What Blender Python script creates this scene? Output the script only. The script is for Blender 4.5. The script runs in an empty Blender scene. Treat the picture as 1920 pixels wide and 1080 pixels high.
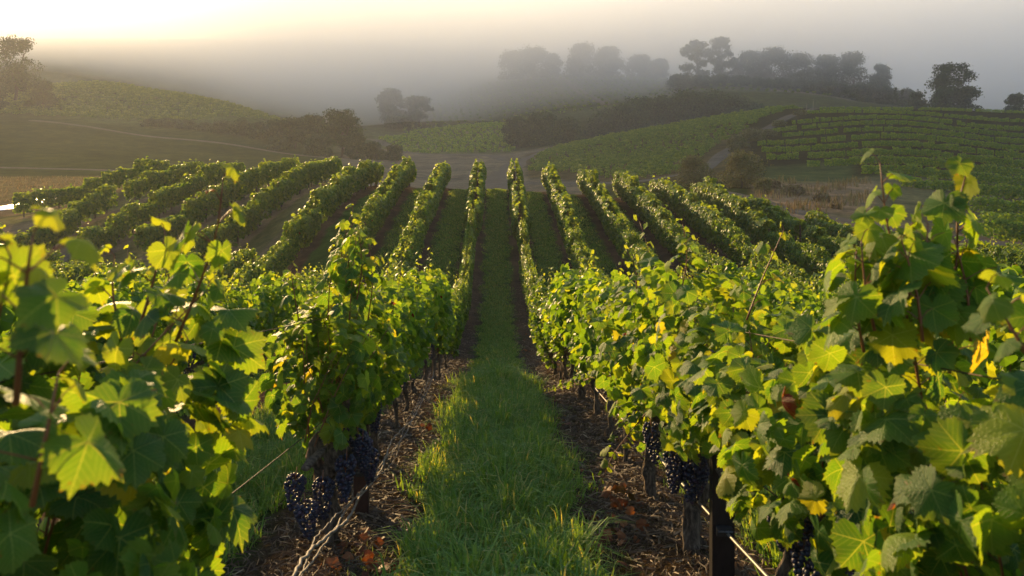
import bpy, math, random
import numpy as np

# ------------------------------------------------------------------ camera, sky, sun, exposure
scene = bpy.context.scene
COL = scene.collection
CX, HY, FP = 931.0, 250.0, 1500.0          # vanishing column, horizon line and focal length of the 1920 px frame

cam_data = bpy.data.cameras.new("camera")
cam = bpy.data.objects.new("camera", cam_data)
COL.objects.link(cam)
cam.location = (0.0, 0.0, 0.0)
cam.rotation_euler = (math.radians(90), 0, 0)
cam_data.sensor_width = 36.0
cam_data.lens = 36.0 * FP / 1920.0
cam_data.shift_x = (960.0 - CX) / 1920.0
cam_data.shift_y = -(540.0 - HY) / 1920.0
cam_data.clip_start = 0.05
cam_data.clip_end = 6000.0
cam_data.dof.use_dof = True
cam_data.dof.focus_distance = 9.0
cam_data.dof.aperture_fstop = 4.5
scene.camera = cam

SUN_EL = math.radians(12.5)
SUN_AZ = math.radians(-30.0)               # from +Y, negative = towards the left
world = bpy.data.worlds.new("World")
scene.world = world
world.use_nodes = True
wn, wl = world.node_tree.nodes, world.node_tree.links
wn.clear()
w_out = wn.new("ShaderNodeOutputWorld")
w_bg = wn.new("ShaderNodeBackground")
w_sky = wn.new("ShaderNodeTexSky")
w_sky.sky_type = 'NISHITA'
w_sky.sun_disc = False
w_sky.sun_elevation = SUN_EL
w_sky.sun_rotation = SUN_AZ
w_sky.altitude = 100
w_sky.air_density = 1.3
w_sky.dust_density = 0.2
w_sky.ozone_density = 3.0
w_bg.inputs[1].default_value = 0.055
w_add = wn.new("ShaderNodeMix"); w_add.data_type = 'RGBA'; w_add.blend_type = 'ADD'      # bluish high overcast added to the clear sky
w_add.inputs[0].default_value = 1.0
w_add.inputs[7].default_value = (1.9, 2.35, 3.1, 1)
wl.new(w_sky.outputs[0], w_add.inputs[6])
wl.new(w_add.outputs[2], w_bg.inputs[0])
wl.new(w_bg.outputs[0], w_out.inputs[0])

sun_data = bpy.data.lights.new("sun", 'SUN')
sun = bpy.data.objects.new("sun", sun_data)
COL.objects.link(sun)
sun_data.energy = 5.0
sun_data.angle = math.radians(0.6)
sun_data.color = (1.0, 0.67, 0.30)
# light travels from the sun (left and ahead) towards the camera
sun.rotation_euler = (math.radians(90) - SUN_EL, 0, math.pi - SUN_AZ)
sun.location = (-40, 70, 40)

scene.view_settings.view_transform = 'Standard'
scene.view_settings.look = 'None'
scene.view_settings.gamma = 1.0
scene.view_settings.exposure = 1.2
scene.cycles.use_denoising = True
scene.cycles.max_bounces = 7
scene.cycles.transparent_max_bounces = 8
scene.cycles.volume_bounces = 4
scene.cycles.diffuse_bounces = 3
scene.cycles.glossy_bounces = 2
scene.cycles.transmission_bounces = 4
scene.cycles.sample_clamp_indirect = 4.0

R = np.random.default_rng(7)
def nrm(v):
    return v / np.maximum(np.linalg.norm(v, axis=-1, keepdims=True), 1e-9)
def sstep(a, b, x):
    t = np.clip((x - a) / (b - a), 0, 1)
    return t * t * (3 - 2 * t)

# ------------------------------------------------------------------ terrain height
NEAR = [(0, -1.65), (2.5, -2.12), (5, -2.6), (8, -3.15), (10, -3.5), (12.2, -3.85), (13.4, -4.35), (15, -4.65), (20, -5.6), (25, -6.15)]
def yz(l):
    return [(d, -(y - HY) * d / FP) for d, y in l]
COLS = {
    -900: [(30, -6.5), (38, -7.0), (46, -7.3)] + yz([(57, 425), (70, 395), (90, 355), (120, 320), (150, 290), (200, 245), (250, 210), (300, 170), (340, 165), (420, 200), (520, 110), (640, 72), (760, 80), (950, 110)]),
    0: [(30, -6.5), (38, -7.0), (46, -7.2)] + yz([(57, 413), (70, 395), (90, 350), (120, 315), (150, 285), (200, 240), (250, 208), (300, 172), (340, 165), (420, 210), (520, 120), (640, 73), (760, 80), (950, 110)]),
    160: [(30, -6.5), (36, -6.7)] + yz([(42, 490), (50, 418), (58, 384), (65, 372), (80, 372), (90, 350), (120, 315), (150, 290), (200, 250), (250, 215), (300, 163), (340, 163), (420, 215), (520, 130), (640, 73), (760, 80), (950, 110)]),
    300: [(30, -6.5)] + yz([(40, 494), (49, 402), (56, 363), (60, 341), (66, 342), (80, 370), (100, 340), (120, 318), (150, 300), (200, 265), (250, 225), (290, 180), (330, 179), (420, 215), (520, 140), (640, 74), (760, 80), (950, 110)]),
    450: [(30, -6.3), (38, -6.0)] + yz([(47, 399), (52, 360), (56, 346), (62, 344), (80, 375), (100, 350), (130, 325), (160, 300), (200, 275), (240, 235), (280, 207), (320, 209), (420, 215), (520, 145), (640, 76), (760, 80), (950, 110)]),
    600: [(30, -6.0), (35, -5.3), (40, -4.3), (46, -3.6)] + yz([(51, 345), (56, 344)]) + [(65, -5), (80, -8)] + yz([(110, 355), (150, 315), (200, 290), (240, 275), (280, 258), (330, 262), (420, 225), (520, 155), (640, 80), (760, 82), (950, 110)]),
    700: [(30, -5.7), (34, -5.0), (40, -4.2), (45, -3.6)] + yz([(50, 350)]) + [(56, -3.9), (65, -5.5), (80, -8), (100, -9)] + yz([(150, 325), (200, 300), (260, 282), (320, 264), (380, 257), (430, 235), (520, 165), (640, 85), (760, 85), (950, 110)]),
    800: [(31, -5.4), (36, -4.7), (40, -4.3), (45, -3.8)] + yz([(50, 355)]) + [(56, -4.0), (65, -5.5), (80, -8), (130, -9)] + yz([(170, 330), (220, 305), (290, 287), (330, 262), (370, 246), (400, 250), (460, 220), (540, 160), (640, 95), (760, 88), (950, 110)]),
    931: [(30, -6.2), (35, -5.6), (40, -4.9), (45, -4.2), (50, -3.6), (56, -4.0), (65, -5.5), (80, -8), (100, -9)] + yz([(130, 354), (170, 325), (220, 303), (280, 290), (320, 262), (360, 236), (400, 240), (440, 205), (490, 155), (560, 140), (650, 105), (760, 88), (950, 110)]),
    1060: [(30, -6.2), (35, -5.5), (40, -4.9), (45, -4.3), (50, -3.85), (56, -4.25), (65, -5.8), (80, -7.5), (100, -8.5)] + yz([(130, 345), (160, 318), (190, 300), (220, 278), (250, 275), (300, 268), (350, 253), (390, 215), (430, 185), (490, 142), (560, 145), (650, 128), (760, 110), (950, 115)]),
    1200: [(30, -6.1), (35, -5.6), (40, -5.0), (45, -4.5), (50, -4.3), (58, -5.2), (70, -7), (90, -8)] + yz([(110, 350), (130, 330), (160, 305), (190, 275), (220, 252), (250, 250), (300, 262), (350, 240), (390, 200), (430, 170), (480, 146), (560, 152), (650, 150), (760, 130), (950, 125)]),
    1350: [(30, -5.9), (35, -5.5), (40, -5.0), (47, -4.7), (58, -5.8)] + yz([(75, 362), (95, 335), (120, 315), (150, 280), (180, 250), (210, 225), (240, 222), (300, 245), (360, 205), (420, 153), (480, 153), (560, 190), (760, 170), (950, 160)]),
    1500: [(28, -6.2), (36, -5.9), (40, -5.7), (50, -6.0)] + yz([(60, 402), (75, 370), (90, 345), (110, 320), (140, 280), (170, 240), (200, 209), (230, 207), (300, 235), (350, 200), (410, 172), (480, 175), (560, 200), (760, 185), (950, 175)]),
    1700: [(28, -6.2), (36, -6.3), (50, -6.5)] + yz([(60, 412), (75, 380), (95, 335), (120, 290), (150, 250), (180, 215), (200, 205), (230, 206), (300, 240), (380, 202), (450, 205), (560, 215), (760, 190), (950, 180)]),
    1920: [(28, -6.0), (36, -6.2), (50, -7.0)] + yz([(60, 432), (75, 390), (95, 345), (120, 300), (150, 262), (180, 230), (205, 215), (235, 216), (300, 240), (400, 215), (560, 205), (650, 155), (760, 155), (950, 180)]),
    2900: [(28, -6.0), (36, -6.2), (50, -7.0)] + yz([(60, 432), (75, 390), (95, 345), (120, 300), (150, 262), (180, 230), (205, 215), (235, 216), (300, 240), (400, 215), (560, 205), (650, 155), (760, 155), (950, 180)]),
}
def pchip(x, y, xi):
    x = np.asarray(x, float); y = np.asarray(y, float)
    h = np.diff(x); dl = np.diff(y, axis=0) / (h if y.ndim == 1 else h[:, None])
    m = np.zeros_like(y)
    hh = h if y.ndim == 1 else h[:, None]
    w1 = 2 * hh[1:] + hh[:-1]; w2 = hh[1:] + 2 * hh[:-1]
    same = dl[1:] * dl[:-1] > 0
    with np.errstate(all='ignore'):
        mm = (w1 + w2) / (w1 / dl[:-1] + w2 / dl[1:])
    m[1:-1] = np.where(same, mm, 0)
    m[0] = dl[0]; m[-1] = dl[-1]
    i = np.clip(np.searchsorted(x, xi) - 1, 0, len(x) - 2)
    t = (xi - x[i]) / h[i]
    hi = h[i]
    if y.ndim == 2: t = t[:, None]; hi = hi[:, None]
    return ((1 + 2 * t) * (1 - t) ** 2 * y[i] + t * (1 - t) ** 2 * hi * m[i] + t * t * (3 - 2 * t) * y[i + 1] + t * t * (t - 1) * hi * m[i + 1])
LD = np.linspace(math.log(10), math.log(962), 900)       # samples of log(d + 10)
PXS = np.linspace(-900, 2900, 381)
_t = []
for k in sorted(COLS):
    pts = NEAR + COLS[k]
    _t.append(pchip(np.log(np.array([p[0] for p in pts]) + 10.0), [p[1] for p in pts], LD))
TAB = pchip(np.array(sorted(COLS), float), np.array(_t), PXS)      # (px, d)
def smooth(a, n):
    for _ in range(n):
        b = a.copy(); b[:, 1:-1] = (a[:, :-2] + 2 * a[:, 1:-1] + a[:, 2:]) / 4
        a = b.copy(); a[1:-1] = (b[:-2] + 2 * b[1:-1] + b[2:]) / 4
    return a
TAB = smooth(TAB, 10)
def hgt(x, y):
    x = np.asarray(x, float); y = np.asarray(y, float)
    d = np.clip(y, 0, 950)
    px = CX + FP * x / np.maximum(y, 1.0)
    px = np.clip(px, -899, 2899)
    a = (px + 900) / 10.0
    b = (np.log(d + 10) - LD[0]) / (LD[1] - LD[0])
    i = np.clip(a.astype(int), 0, TAB.shape[0] - 2); j = np.clip(b.astype(int), 0, TAB.shape[1] - 2)
    fa = a - i; fb = b - j
    z = (TAB[i, j] * (1 - fa) * (1 - fb) + TAB[i + 1, j] * fa * (1 - fb) + TAB[i, j + 1] * (1 - fa) * fb + TAB[i + 1, j + 1] * fa * fb)
    z = z + np.where(y < 0, np.minimum(-y, 12) * 0.16, 0)
    # low undulation of the far hills
    w = sstep(60, 200, y)
    z = z + w * (0.5 * np.sin(x / 11.0 + y / 17.0) * np.sin(y / 13.0 - x / 29.0))
    return z
def at(px, d):
    """ground point in the direction of a photo column at depth d"""
    x = (px - CX) * d / FP
    return np.array([x, d, float(hgt(x, d))])

# ------------------------------------------------------------------ mesh helpers
class Buf:
    def __init__(s): s.v = []; s.l = []; s.c = []; s.uv = []; s.a = []; s.m = []; s.n = 0
    def add(s, v, loops, sizes, uv=None, att=None, mat=0):
        v = np.asarray(v, float).reshape(-1, 3); loops = np.asarray(loops, np.int64).ravel(); sizes = np.asarray(sizes, np.int64).ravel()
        s.v.append(v); s.l.append(loops + s.n); s.c.append(sizes)
        s.uv.append(np.zeros((len(loops), 2)) if uv is None else np.asarray(uv, float).reshape(-1, 2))
        s.a.append(np.zeros(len(v)) if att is None else np.asarray(att, float).ravel())
        s.m.append(np.full(len(sizes), mat)); s.n += len(v)
    def box(s, c, half, mat=0):
        c = np.array(c, float); h = np.array(half, float)
        v = [c + h * np.array(k) for k in ((-1,-1,-1),(1,-1,-1),(1,1,-1),(-1,1,-1),(-1,-1,1),(1,-1,1),(1,1,1),(-1,1,1))]
        s.add(v, [0,3,2,1, 4,5,6,7, 0,1,5,4, 1,2,6,5, 2,3,7,6, 3,0,4,7], [4]*6, mat=mat)
    def mesh(s, name, mats, smooth=False):
        me = bpy.data.meshes.new(name)
        v = np.concatenate(s.v); l = np.concatenate(s.l); c = np.concatenate(s.c)
        me.vertices.add(len(v)); me.vertices.foreach_set("co", v.astype(np.float32).ravel())
        me.loops.add(len(l)); me.loops.foreach_set("vertex_index", l.astype(np.int32))
        me.polygons.add(len(c))
        st = np.concatenate([[0], np.cumsum(c)[:-1]])
        me.polygons.foreach_set("loop_start", st.astype(np.int32))
        me.polygons.foreach_set("material_index", np.concatenate(s.m).astype(np.int32))
        me.polygons.foreach_set("use_smooth", np.full(len(c), bool(smooth)))
        uvl = me.uv_layers.new(name="UVMap")
        uvl.data.foreach_set("uv", np.concatenate(s.uv).astype(np.float32).ravel())
        at_ = me.attributes.new("tint", 'FLOAT', 'POINT')
        at_.data.foreach_set("value", np.concatenate(s.a).astype(np.float32))
        me.update(calc_edges=True)
        for m in mats: me.materials.append(m)
        return me
def link(name, me, parent=None, loc=(0, 0, 0)):
    o = bpy.data.objects.new(name, me)
    COL.objects.link(o)
    o.location = loc
    if parent is not None: o.parent = parent
    return o
def tag(o, label=None, cat=None, group=None, kind=None):
    if label: o["label"] = label
    if cat: o["category"] = cat
    if group: o["group"] = group
    if kind: o["kind"] = kind
    return o
def tube(B, pts, rad, k=6, mat=0, caps=True, wob=0.0, rng=R):
    P = np.asarray(pts, float); n = len(P)
    r = np.broadcast_to(np.asarray(rad, float), (n,)).copy()
    T = nrm(np.gradient(P, axis=0))
    up = np.array([0, 0, 1.0]) if abs(T[0][2]) < 0.8 else np.array([1.0, 0, 0])
    N = nrm(np.cross(T, up)); Bn = np.cross(T, N)
    a = np.linspace(0, 2 * np.pi, k, endpoint=False)
    rr = r[:, None] * (1 + wob * rng.normal(size=(n, k)))
    V = P[:, None] + rr[..., None] * (np.cos(a)[None, :, None] * N[:, None] + np.sin(a)[None, :, None] * Bn[:, None])
    i = np.arange(n - 1)[:, None]; j = np.arange(k)[None]; j2 = (j + 1) % k
    q = np.stack([i * k + j, i * k + j2, (i + 1) * k + j2, (i + 1) * k + j], -1).reshape(-1, 4)
    L = q.ravel(); S = np.full(len(q), 4)
    if caps:
        L = np.concatenate([L, np.arange(k)[::-1], (n - 1) * k + np.arange(k)]); S = np.concatenate([S, [k, k]])
    B.add(V.reshape(-1, 3), L, S, mat=mat)

# leaf templates -------------------------------------------------------------
_TH = np.radians([0, 9, 18, 27, 40, 52, 62, 72, 82, 95, 110, 124, 136, 150, 163, 174, 180])
_RR = np.array([1.06, .97, .89, .82, .87, .96, .92, .84, .78, .80, .83, .78, .74, .70, .56, .26, .08])
def outline(n):
    th = np.linspace(-np.pi, np.pi, n, endpoint=False) + np.pi / n * 0
    return th, np.interp(np.abs(th), _TH, _RR)
def curl(x, y, rg, amp=1.0):
    r = np.hypot(x, y); th = np.arctan2(x, y)
    p1, p2 = rg.uniform(0, 6.28, 2)
    return amp * (-rg.uniform(.02, .55) * r ** 2 - rg.uniform(-.08, .42) * np.abs(x) * .8 + rg.uniform(.05, .16) * r * np.sin(3 * th + p1) + .04 * r * np.sin(7 * th + p2) + rg.uniform(-.3, .3) * y * r + rg.uniform(-.25, .25) * x * y)
def leaf_templates(lod, n, seed):
    rg = np.random.default_rng(seed); out = []
    for _ in range(n):
        sx = rg.uniform(.92, 1.12)
        if lod == 2:
            N = 56
            th, r = outline(N)
            r = r * (1 + .055 * np.where(np.arange(N) % 2 == 0, 1, -1)) * (1 + .03 * rg.normal(size=N))
            rings = [(.28, 28), (.62, 28)]
            vs = [np.array([[0, 0]])]
            th2 = th[::2]; r2 = np.interp(np.abs(th2), _TH, _RR)
            for f, m in rings: vs.append(np.stack([np.sin(th2) * r2 * f, np.cos(th2) * r2 * f], 1))
            vs.append(np.stack([np.sin(th) * r, np.cos(th) * r], 1))
            xy = np.concatenate(vs)
            loops, sizes = [], []
            for i in range(28):
                j = (i + 1) % 28
                loops += [0, 1 + j, 1 + i]; sizes.append(3)
                loops += [1 + i, 1 + j, 29 + j, 29 + i]; sizes.append(4)
                a, b, c = 57 + 2 * i, 57 + (2 * i + 1) % N, 57 + (2 * i + 2) % N
                loops += [29 + i, b, a]; sizes.append(3)
                loops += [29 + i, 29 + j, c, b]; sizes.append(4)
        elif lod == 1:
            N = 18
            th, r = outline(N)
            r = r * (1 + .08 * rg.normal(size=N))
            xy = np.concatenate([[[0, .12]], np.stack([np.sin(th) * r, np.cos(th) * r], 1)])
            loops, sizes = [], []
            for i in range(N):
                loops += [0, 1 + (i + 1) % N, 1 + i]; sizes.append(3)
        else:
            xy = np.array([[0, -.25], [0, 1.0], [-.85, -.35], [-.72, .55], [.85, -.35], [.72, .55]]) * rg.uniform(.85, 1.1, (6, 2))
            loops = [0, 1, 3, 2, 0, 4, 5, 1]; sizes = [4, 4]
        xy = xy * [sx, 1]
        z = curl(xy[:, 0], xy[:, 1], rg, 1.0 if lod else 1.5)
        loops = np.array(loops)
        out.append((np.column_stack([xy, z]), loops, np.array(sizes), xy[loops]))
    return out
TPL = {2: leaf_templates(2, 14, 1), 1: leaf_templates(1, 8, 2), 0: leaf_templates(0, 6, 3)}
def put_leaves(B, lod, P, Nn, T, S, tint, rng, mat=0):
    """P base of blade, Nn blade normal, T direction of the tip, S half length"""
    P = np.asarray(P); Nn = nrm(np.asarray(Nn)); T = np.asarray(T)
    T = nrm(T - (T * Nn).sum(1, keepdims=True) * Nn)
    X = np.cross(T, Nn)
    which = rng.integers(0, len(TPL[lod]), len(P))
    for k, (tv, tl, ts, tuv) in enumerate(TPL[lod]):
        idx = np.where(which == k)[0]
        if len(idx) == 0: continue
        s = np.asarray(S)[idx][:, None, None]
        v = P[idx][:, None] + s * (tv[None, :, 0:1] * X[idx][:, None] + tv[None, :, 1:2] * T[idx][:, None] + tv[None, :, 2:3] * Nn[idx][:, None])
        m = len(idx); nv = len(tv)
        l = (tl[None] + (np.arange(m) * nv)[:, None]).ravel()
        B.add(v.reshape(-1, 3), l, np.tile(ts, m), np.tile(tuv, (m, 1)), np.repeat(np.asarray(tint)[idx], nv), mat)

# ------------------------------------------------------------------ materials
def mat_new(name):
    m = bpy.data.materials.new(name); m.use_nodes = True
    nt = m.node_tree; nt.nodes.clear()
    out = nt.nodes.new("ShaderNodeOutputMaterial")
    return m, nt, out
class G:
    """small node-graph helper"""
    def __init__(s, nt): s.nt = nt
    def n(s, t, **kw):
        x = s.nt.nodes.new(t)
        for k, v in kw.items(): setattr(x, k, v)
        return x
    def l(s, a, b): s.nt.links.new(a, b)
    def val(s, inp, v):
        if hasattr(v, "is_linked") or isinstance(v, bpy.types.NodeSocket): s.l(v, inp)
        else: inp.default_value = v
    def m(s, op, a, b=0.0, c=None, clamp=False):
        x = s.n("ShaderNodeMath", operation=op); x.use_clamp = clamp
        s.val(x.inputs[0], a); s.val(x.inputs[1], b)
        if c is not None: s.val(x.inputs[2], c)
        return x.outputs[0]
    def mix(s, f, a, b, blend='MIX'):
        x = s.n("ShaderNodeMix", data_type='RGBA', blend_type=blend)
        s.val(x.inputs[0], f); s.val(x.inputs[6], a); s.val(x.inputs[7], b)
        return x.outputs[2]
    def ramp(s, f, stops, interp='LINEAR'):
        x = s.n("ShaderNodeValToRGB"); e = x.color_ramp.elements; x.color_ramp.interpolation = interp
        while len(e) > 1: e.remove(e[-1])
        e[0].position = stops[0][0]; e[0].color = (*stops[0][1], 1)
        for p, c in stops[1:]:
            q = e.new(p); q.color = (*c, 1)
        s.val(x.inputs[0], f); return x.outputs[0]
    def noise(s, scale, vec=None, detail=4, rough=0.6):
        x = s.n("ShaderNodeTexNoise"); x.inputs["Scale"].default_value = scale; x.inputs["Detail"].default_value = detail; x.inputs["Roughness"].default_value = rough
        if vec is not None: s.l(vec, x.inputs["Vector"])
        return x.outputs[0]
    def mapr(s, v, a, b, c=0.0, d=1.0, sm=False):
        x = s.n("ShaderNodeMapRange"); x.interpolation_type = 'SMOOTHSTEP' if sm else 'LINEAR'
        s.val(x.inputs[0], v); s.val(x.inputs[1], a); s.val(x.inputs[2], b); s.val(x.inputs[3], c); s.val(x.inputs[4], d)
        return x.outputs[0]
    def bump(s, h, strength, dist=0.01):
        x = s.n("ShaderNodeBump"); x.inputs["Strength"].default_value = strength; x.inputs["Distance"].default_value = dist
        s.l(h, x.inputs["Height"]); return x.outputs[0]

def leaf_material(name, stops, trans_gain=2.25, detail=True, tfac=0.5, rough=0.45, young=(.22, .30, .04)):
    m, nt, out = mat_new(name); g = G(nt)
    geo = g.n("ShaderNodeNewGeometry")
    rnd = geo.outputs["Random Per Island"]
    col = g.ramp(rnd, stops)
    att = g.n("ShaderNodeAttribute", attribute_name="tint")
    tint = att.outputs["Fac"]
    col = g.mix(g.m('MULTIPLY', tint, .8, clamp=True), col, (*young, 1))
    # autumn red / yellow leaf where the tint is negative
    col = g.mix(g.m('LESS_THAN', tint, -0.5), col, (.11, .012, .008, 1))
    bumpn = None
    if detail:
        uv = g.n("ShaderNodeUVMap"); uv.uv_map = "UVMap"
        sp = g.n("ShaderNodeSeparateXYZ"); g.l(uv.outputs[0], sp.inputs[0])
        ax = g.m('ABSOLUTE', sp.outputs[0]); y = sp.outputs[1]
        th = g.m('ARCTAN2', ax, y)
        r = g.m('SQRT', g.m('ADD', g.m('MULTIPLY', ax, ax), g.m('MULTIPLY', y, y)))
        v1 = None; v2 = None
        for a, lo, hi in ((0.0, -1, .44), (.92, .44, 1.42), (1.95, 1.42, 4)):
            da = g.m('SUBTRACT', th, a)
            dist = g.m('ABSOLUTE', g.m('MULTIPLY', r, g.m('SINE', da)))
            along = g.m('MULTIPLY', r, g.m('COSINE', da))
            w = g.m('SUBTRACT', .022, g.m('MULTIPLY', along, .012))
            line = g.m('SUBTRACT', 1.0, g.mapr(dist, g.m('MULTIPLY', w, .3), w, sm=True))
            inside = g.m('MULTIPLY', g.m('GREATER_THAN', th, lo), g.m('LESS_THAN', th, hi))
            fr = g.m('FRACT', g.m('MULTIPLY', g.m('SUBTRACT', along, g.m('MULTIPLY', dist, 1.0)), 6.5))
            tri = g.m('ABSOLUTE', g.m('SUBTRACT', fr, .5))
            sec = g.m('MULTIPLY', g.mapr(tri, .40, .5, sm=True), inside)
            line = g.m('MULTIPLY', line, inside)
            v1 = line if v1 is None else g.m('MAXIMUM', v1, line)
            v2 = sec if v2 is None else g.m('MAXIMUM', v2, sec)
        vein = g.m('MAXIMUM', v1, g.m('MULTIPLY', v2, .45))
        nz = g.noise(9.0, uv.outputs[0], 4, .6)
        col = g.mix(g.mapr(nz, .35, .75, 0, .45), col, g.mix(1.0, col, (.72, .80, .5, 1), 'MULTIPLY'))
        edge = g.mapr(r, .55, 1.05, 0, .25)
        col = g.mix(edge, col, (.16, .17, .03, 1))
        colv = g.mix(g.m('MULTIPLY', vein, .55), col, (.30, .38, .13, 1))
        off = g.n("ShaderNodeVectorMath", operation='ADD'); g.l(uv.outputs[0], off.inputs[0])
        cmb = g.n("ShaderNodeCombineXYZ"); g.l(g.m('MULTIPLY', rnd, 57.0), cmb.inputs[0]); g.l(g.m('MULTIPLY', rnd, 31.0), cmb.inputs[1]); g.l(cmb.outputs[0], off.inputs[1])
        blot = g.noise(3.2, off.outputs[0], 5, .65)
        colv = g.mix(g.mapr(g.m('ADD', blot, g.mapr(r, .6, 1.0, 0, .09)), .66, .72, 0, .8), colv, (.15, .075, .025, 1))
        bumpn = g.bump(g.m('ADD', g.m('MULTIPLY', vein, -.6), g.m('MULTIPLY', g.noise(14, uv.outputs[0], 3, .5), 1.2)), .55, .006)
    else:
        colv = col
    # pale felted underside
    back = geo.outputs["Backfacing"]
    front_col = colv
    colb = g.mix(g.m('MULTIPLY', back, .30), front_col, (.15, .25, .07, 1))
    p = g.n("ShaderNodeBsdfPrincipled")
    g.l(colb, p.inputs["Base Color"])
    g.l(g.m('ADD', rough, g.m('MULTIPLY', back, .3)), p.inputs["Roughness"])
    p.inputs["Specular IOR Level"].default_value = 0.22
    t = g.n("ShaderNodeBsdfTranslucent")
    tc = g.mix(1.0, front_col, (trans_gain * 1.6, trans_gain * 1.15, trans_gain * .25, 1), 'MULTIPLY')
    g.l(tc, t.inputs[0])
    if bumpn is not None:
        g.l(bumpn, p.inputs["Normal"])
    mx = g.n("ShaderNodeMixShader"); mx.inputs[0].default_value = tfac
    g.l(p.outputs[0], mx.inputs[1]); g.l(t.outputs[0], mx.inputs[2]); g.l(mx.outputs[0], out.inputs[0])
    return m
ST_NEAR = [(0, (.03, .095, .024)), (.45, (.055, .14, .022)), (.8, (.09, .19, .018)), (.95, (.17, .24, .02)), (1, (.28, .24, .03))]
ST_ROW = [(0, (.035, .095, .016)), (.5, (.065, .15, .018)), (.85, (.10, .19, .02)), (1, (.18, .25, .03))]
M_LEAF = leaf_material("vine_leaf", ST_NEAR)
M_ROWLEAF = leaf_material("vine_leaf_small", ST_ROW, detail=False, trans_gain=2.3)
M_FARROW = leaf_material("vine_leaf_distant", [(0, (.03, .075, .014)), (.6, (.05, .115, .016)), (1, (.10, .17, .022))], detail=False, trans_gain=2.3, tfac=.42)
M_HILLLEAF = leaf_material("hill_vine_leaf", [(0, (.03, .07, .015)), (1, (.075, .13, .025))], detail=False, trans_gain=2.2, tfac=.42)
M_TREELEAF = leaf_material("tree_leaf", [(0, (.016, .036, .011)), (1, (.042, .075, .020))], detail=False, trans_gain=1.3, tfac=.22, rough=.6)
M_SCRUBLEAF = leaf_material("scrub_leaf", [(0, (.07, .08, .035)), (1, (.17, .16, .065))], detail=False, trans_gain=1.3, tfac=.25, rough=.6)
M_GRASS = leaf_material("grass_blade", [(0, (.06, .15, .026)), (.5, (.11, .235, .045)), (.85, (.18, .31, .08)), (1, (.36, .35, .17))], detail=False, trans_gain=1.8, tfac=.4, rough=.4, young=(.12, .16, .09))
M_STRAW = leaf_material("dry_straw", [(0, (.04, .027, .018)), (.6, (.09, .063, .042)), (.93, (.16, .12, .08)), (1, (.30, .24, .16))], detail=False, trans_gain=1.0, tfac=.12, rough=.7)
M_DEADLEAF = leaf_material("dead_leaf", [(0, (.07, .025, .012)), (.6, (.16, .055, .02)), (1, (.27, .12, .05))], detail=False, trans_gain=1.2, tfac=.2, rough=.6)

def simple(name, stops, scale=6.0, rough=.8, bump=.5, stretch=(1, 1, 1), bdist=.01, metallic=0.0):
    m, nt, out = mat_new(name); g = G(nt)
    tc = g.n("ShaderNodeTexCoord"); mp = g.n("ShaderNodeMapping"); mp.inputs["Scale"].default_value = stretch
    g.l(tc.outputs["Object"], mp.inputs[0])
    nz = g.noise(scale, mp.outputs[0], 6, .65)
    p = g.n("ShaderNodeBsdfPrincipled"); g.l(g.ramp(nz, stops), p.inputs["Base Color"]); p.inputs["Roughness"].default_value = rough
    p.inputs["Metallic"].default_value = metallic
    g.l(g.bump(nz, bump, bdist), p.inputs["Normal"]); g.l(p.outputs[0], out.inputs[0])
    return m
M_BARK = simple("vine_bark", [(.35, (.03, .02, .014)), (.5, (.10, .07, .048)), (.7, (.24, .18, .13))], 16, .9, 1.0, (4, 4, .5), .03)
M_TREEBARK = simple("tree_bark", [(.3, (.03, .022, .017)), (.7, (.10, .08, .06))], 3, .9, .8, (3, 3, .6), .05)
M_CANE = simple("cane_wood", [(.3, (.13, .04, .016)), (.7, (.28, .10, .035))], 30, .5, .3, (1, 1, .3), .003)
M_PALECANE = simple("weathered_cane", [(.3, (.08, .06, .045)), (.7, (.27, .22, .17))], 40, .7, .6, (1, 1, 1), .004)
M_RUST = simple("rusty_steel", [(.3, (.035, .018, .013)), (.7, (.10, .042, .026))], 30, .7, .3, (1, 1, .3), .002, .3)
M_BLACKSTEEL = simple("dark_steel", [(.3, (.012, .010, .011)), (.7, (.035, .028, .027))], 30, .45, .2, (1, 1, .3), .002, .5)
M_WIRE = simple("galvanised_wire", [(.3, (.12, .11, .10)), (.7, (.26, .24, .21))], 40, .45, .2, (1, 1, 1), .002, .5)
M_BLACKHOSE = simple("black_plastic", [(.3, (.012, .012, .014)), (.7, (.03, .03, .034))], 20, .5, .1)
M_WOOD = simple("grey_wood", [(.3, (.14, .11, .08)), (.7, (.3, .25, .19))], 20, .8, .4, (1, 1, .2), .01)
def grape_mat():
    m, nt, out = mat_new("grape_skin"); g = G(nt)
    geo = g.n("ShaderNodeNewGeometry"); tc = g.n("ShaderNodeTexCoord")
    base = g.ramp(geo.outputs["Random Per Island"], [(0, (.006, .006, .016)), (.7, (.012, .013, .035)), (1, (.045, .015, .035))])
    bloom = g.mapr(g.noise(90, tc.outputs["Object"], 3), .42, .7, .05, .45)
    p = g.n("ShaderNodeBsdfPrincipled"); g.l(g.mix(bloom, base, (.055, .07, .12, 1)), p.inputs["Base Color"])
    g.l(g.mapr(bloom, 0, .5, .42, .75), p.inputs["Roughness"]); g.l(p.outputs[0], out.inputs[0]); return m
M_GRAPE = grape_mat()
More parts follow.
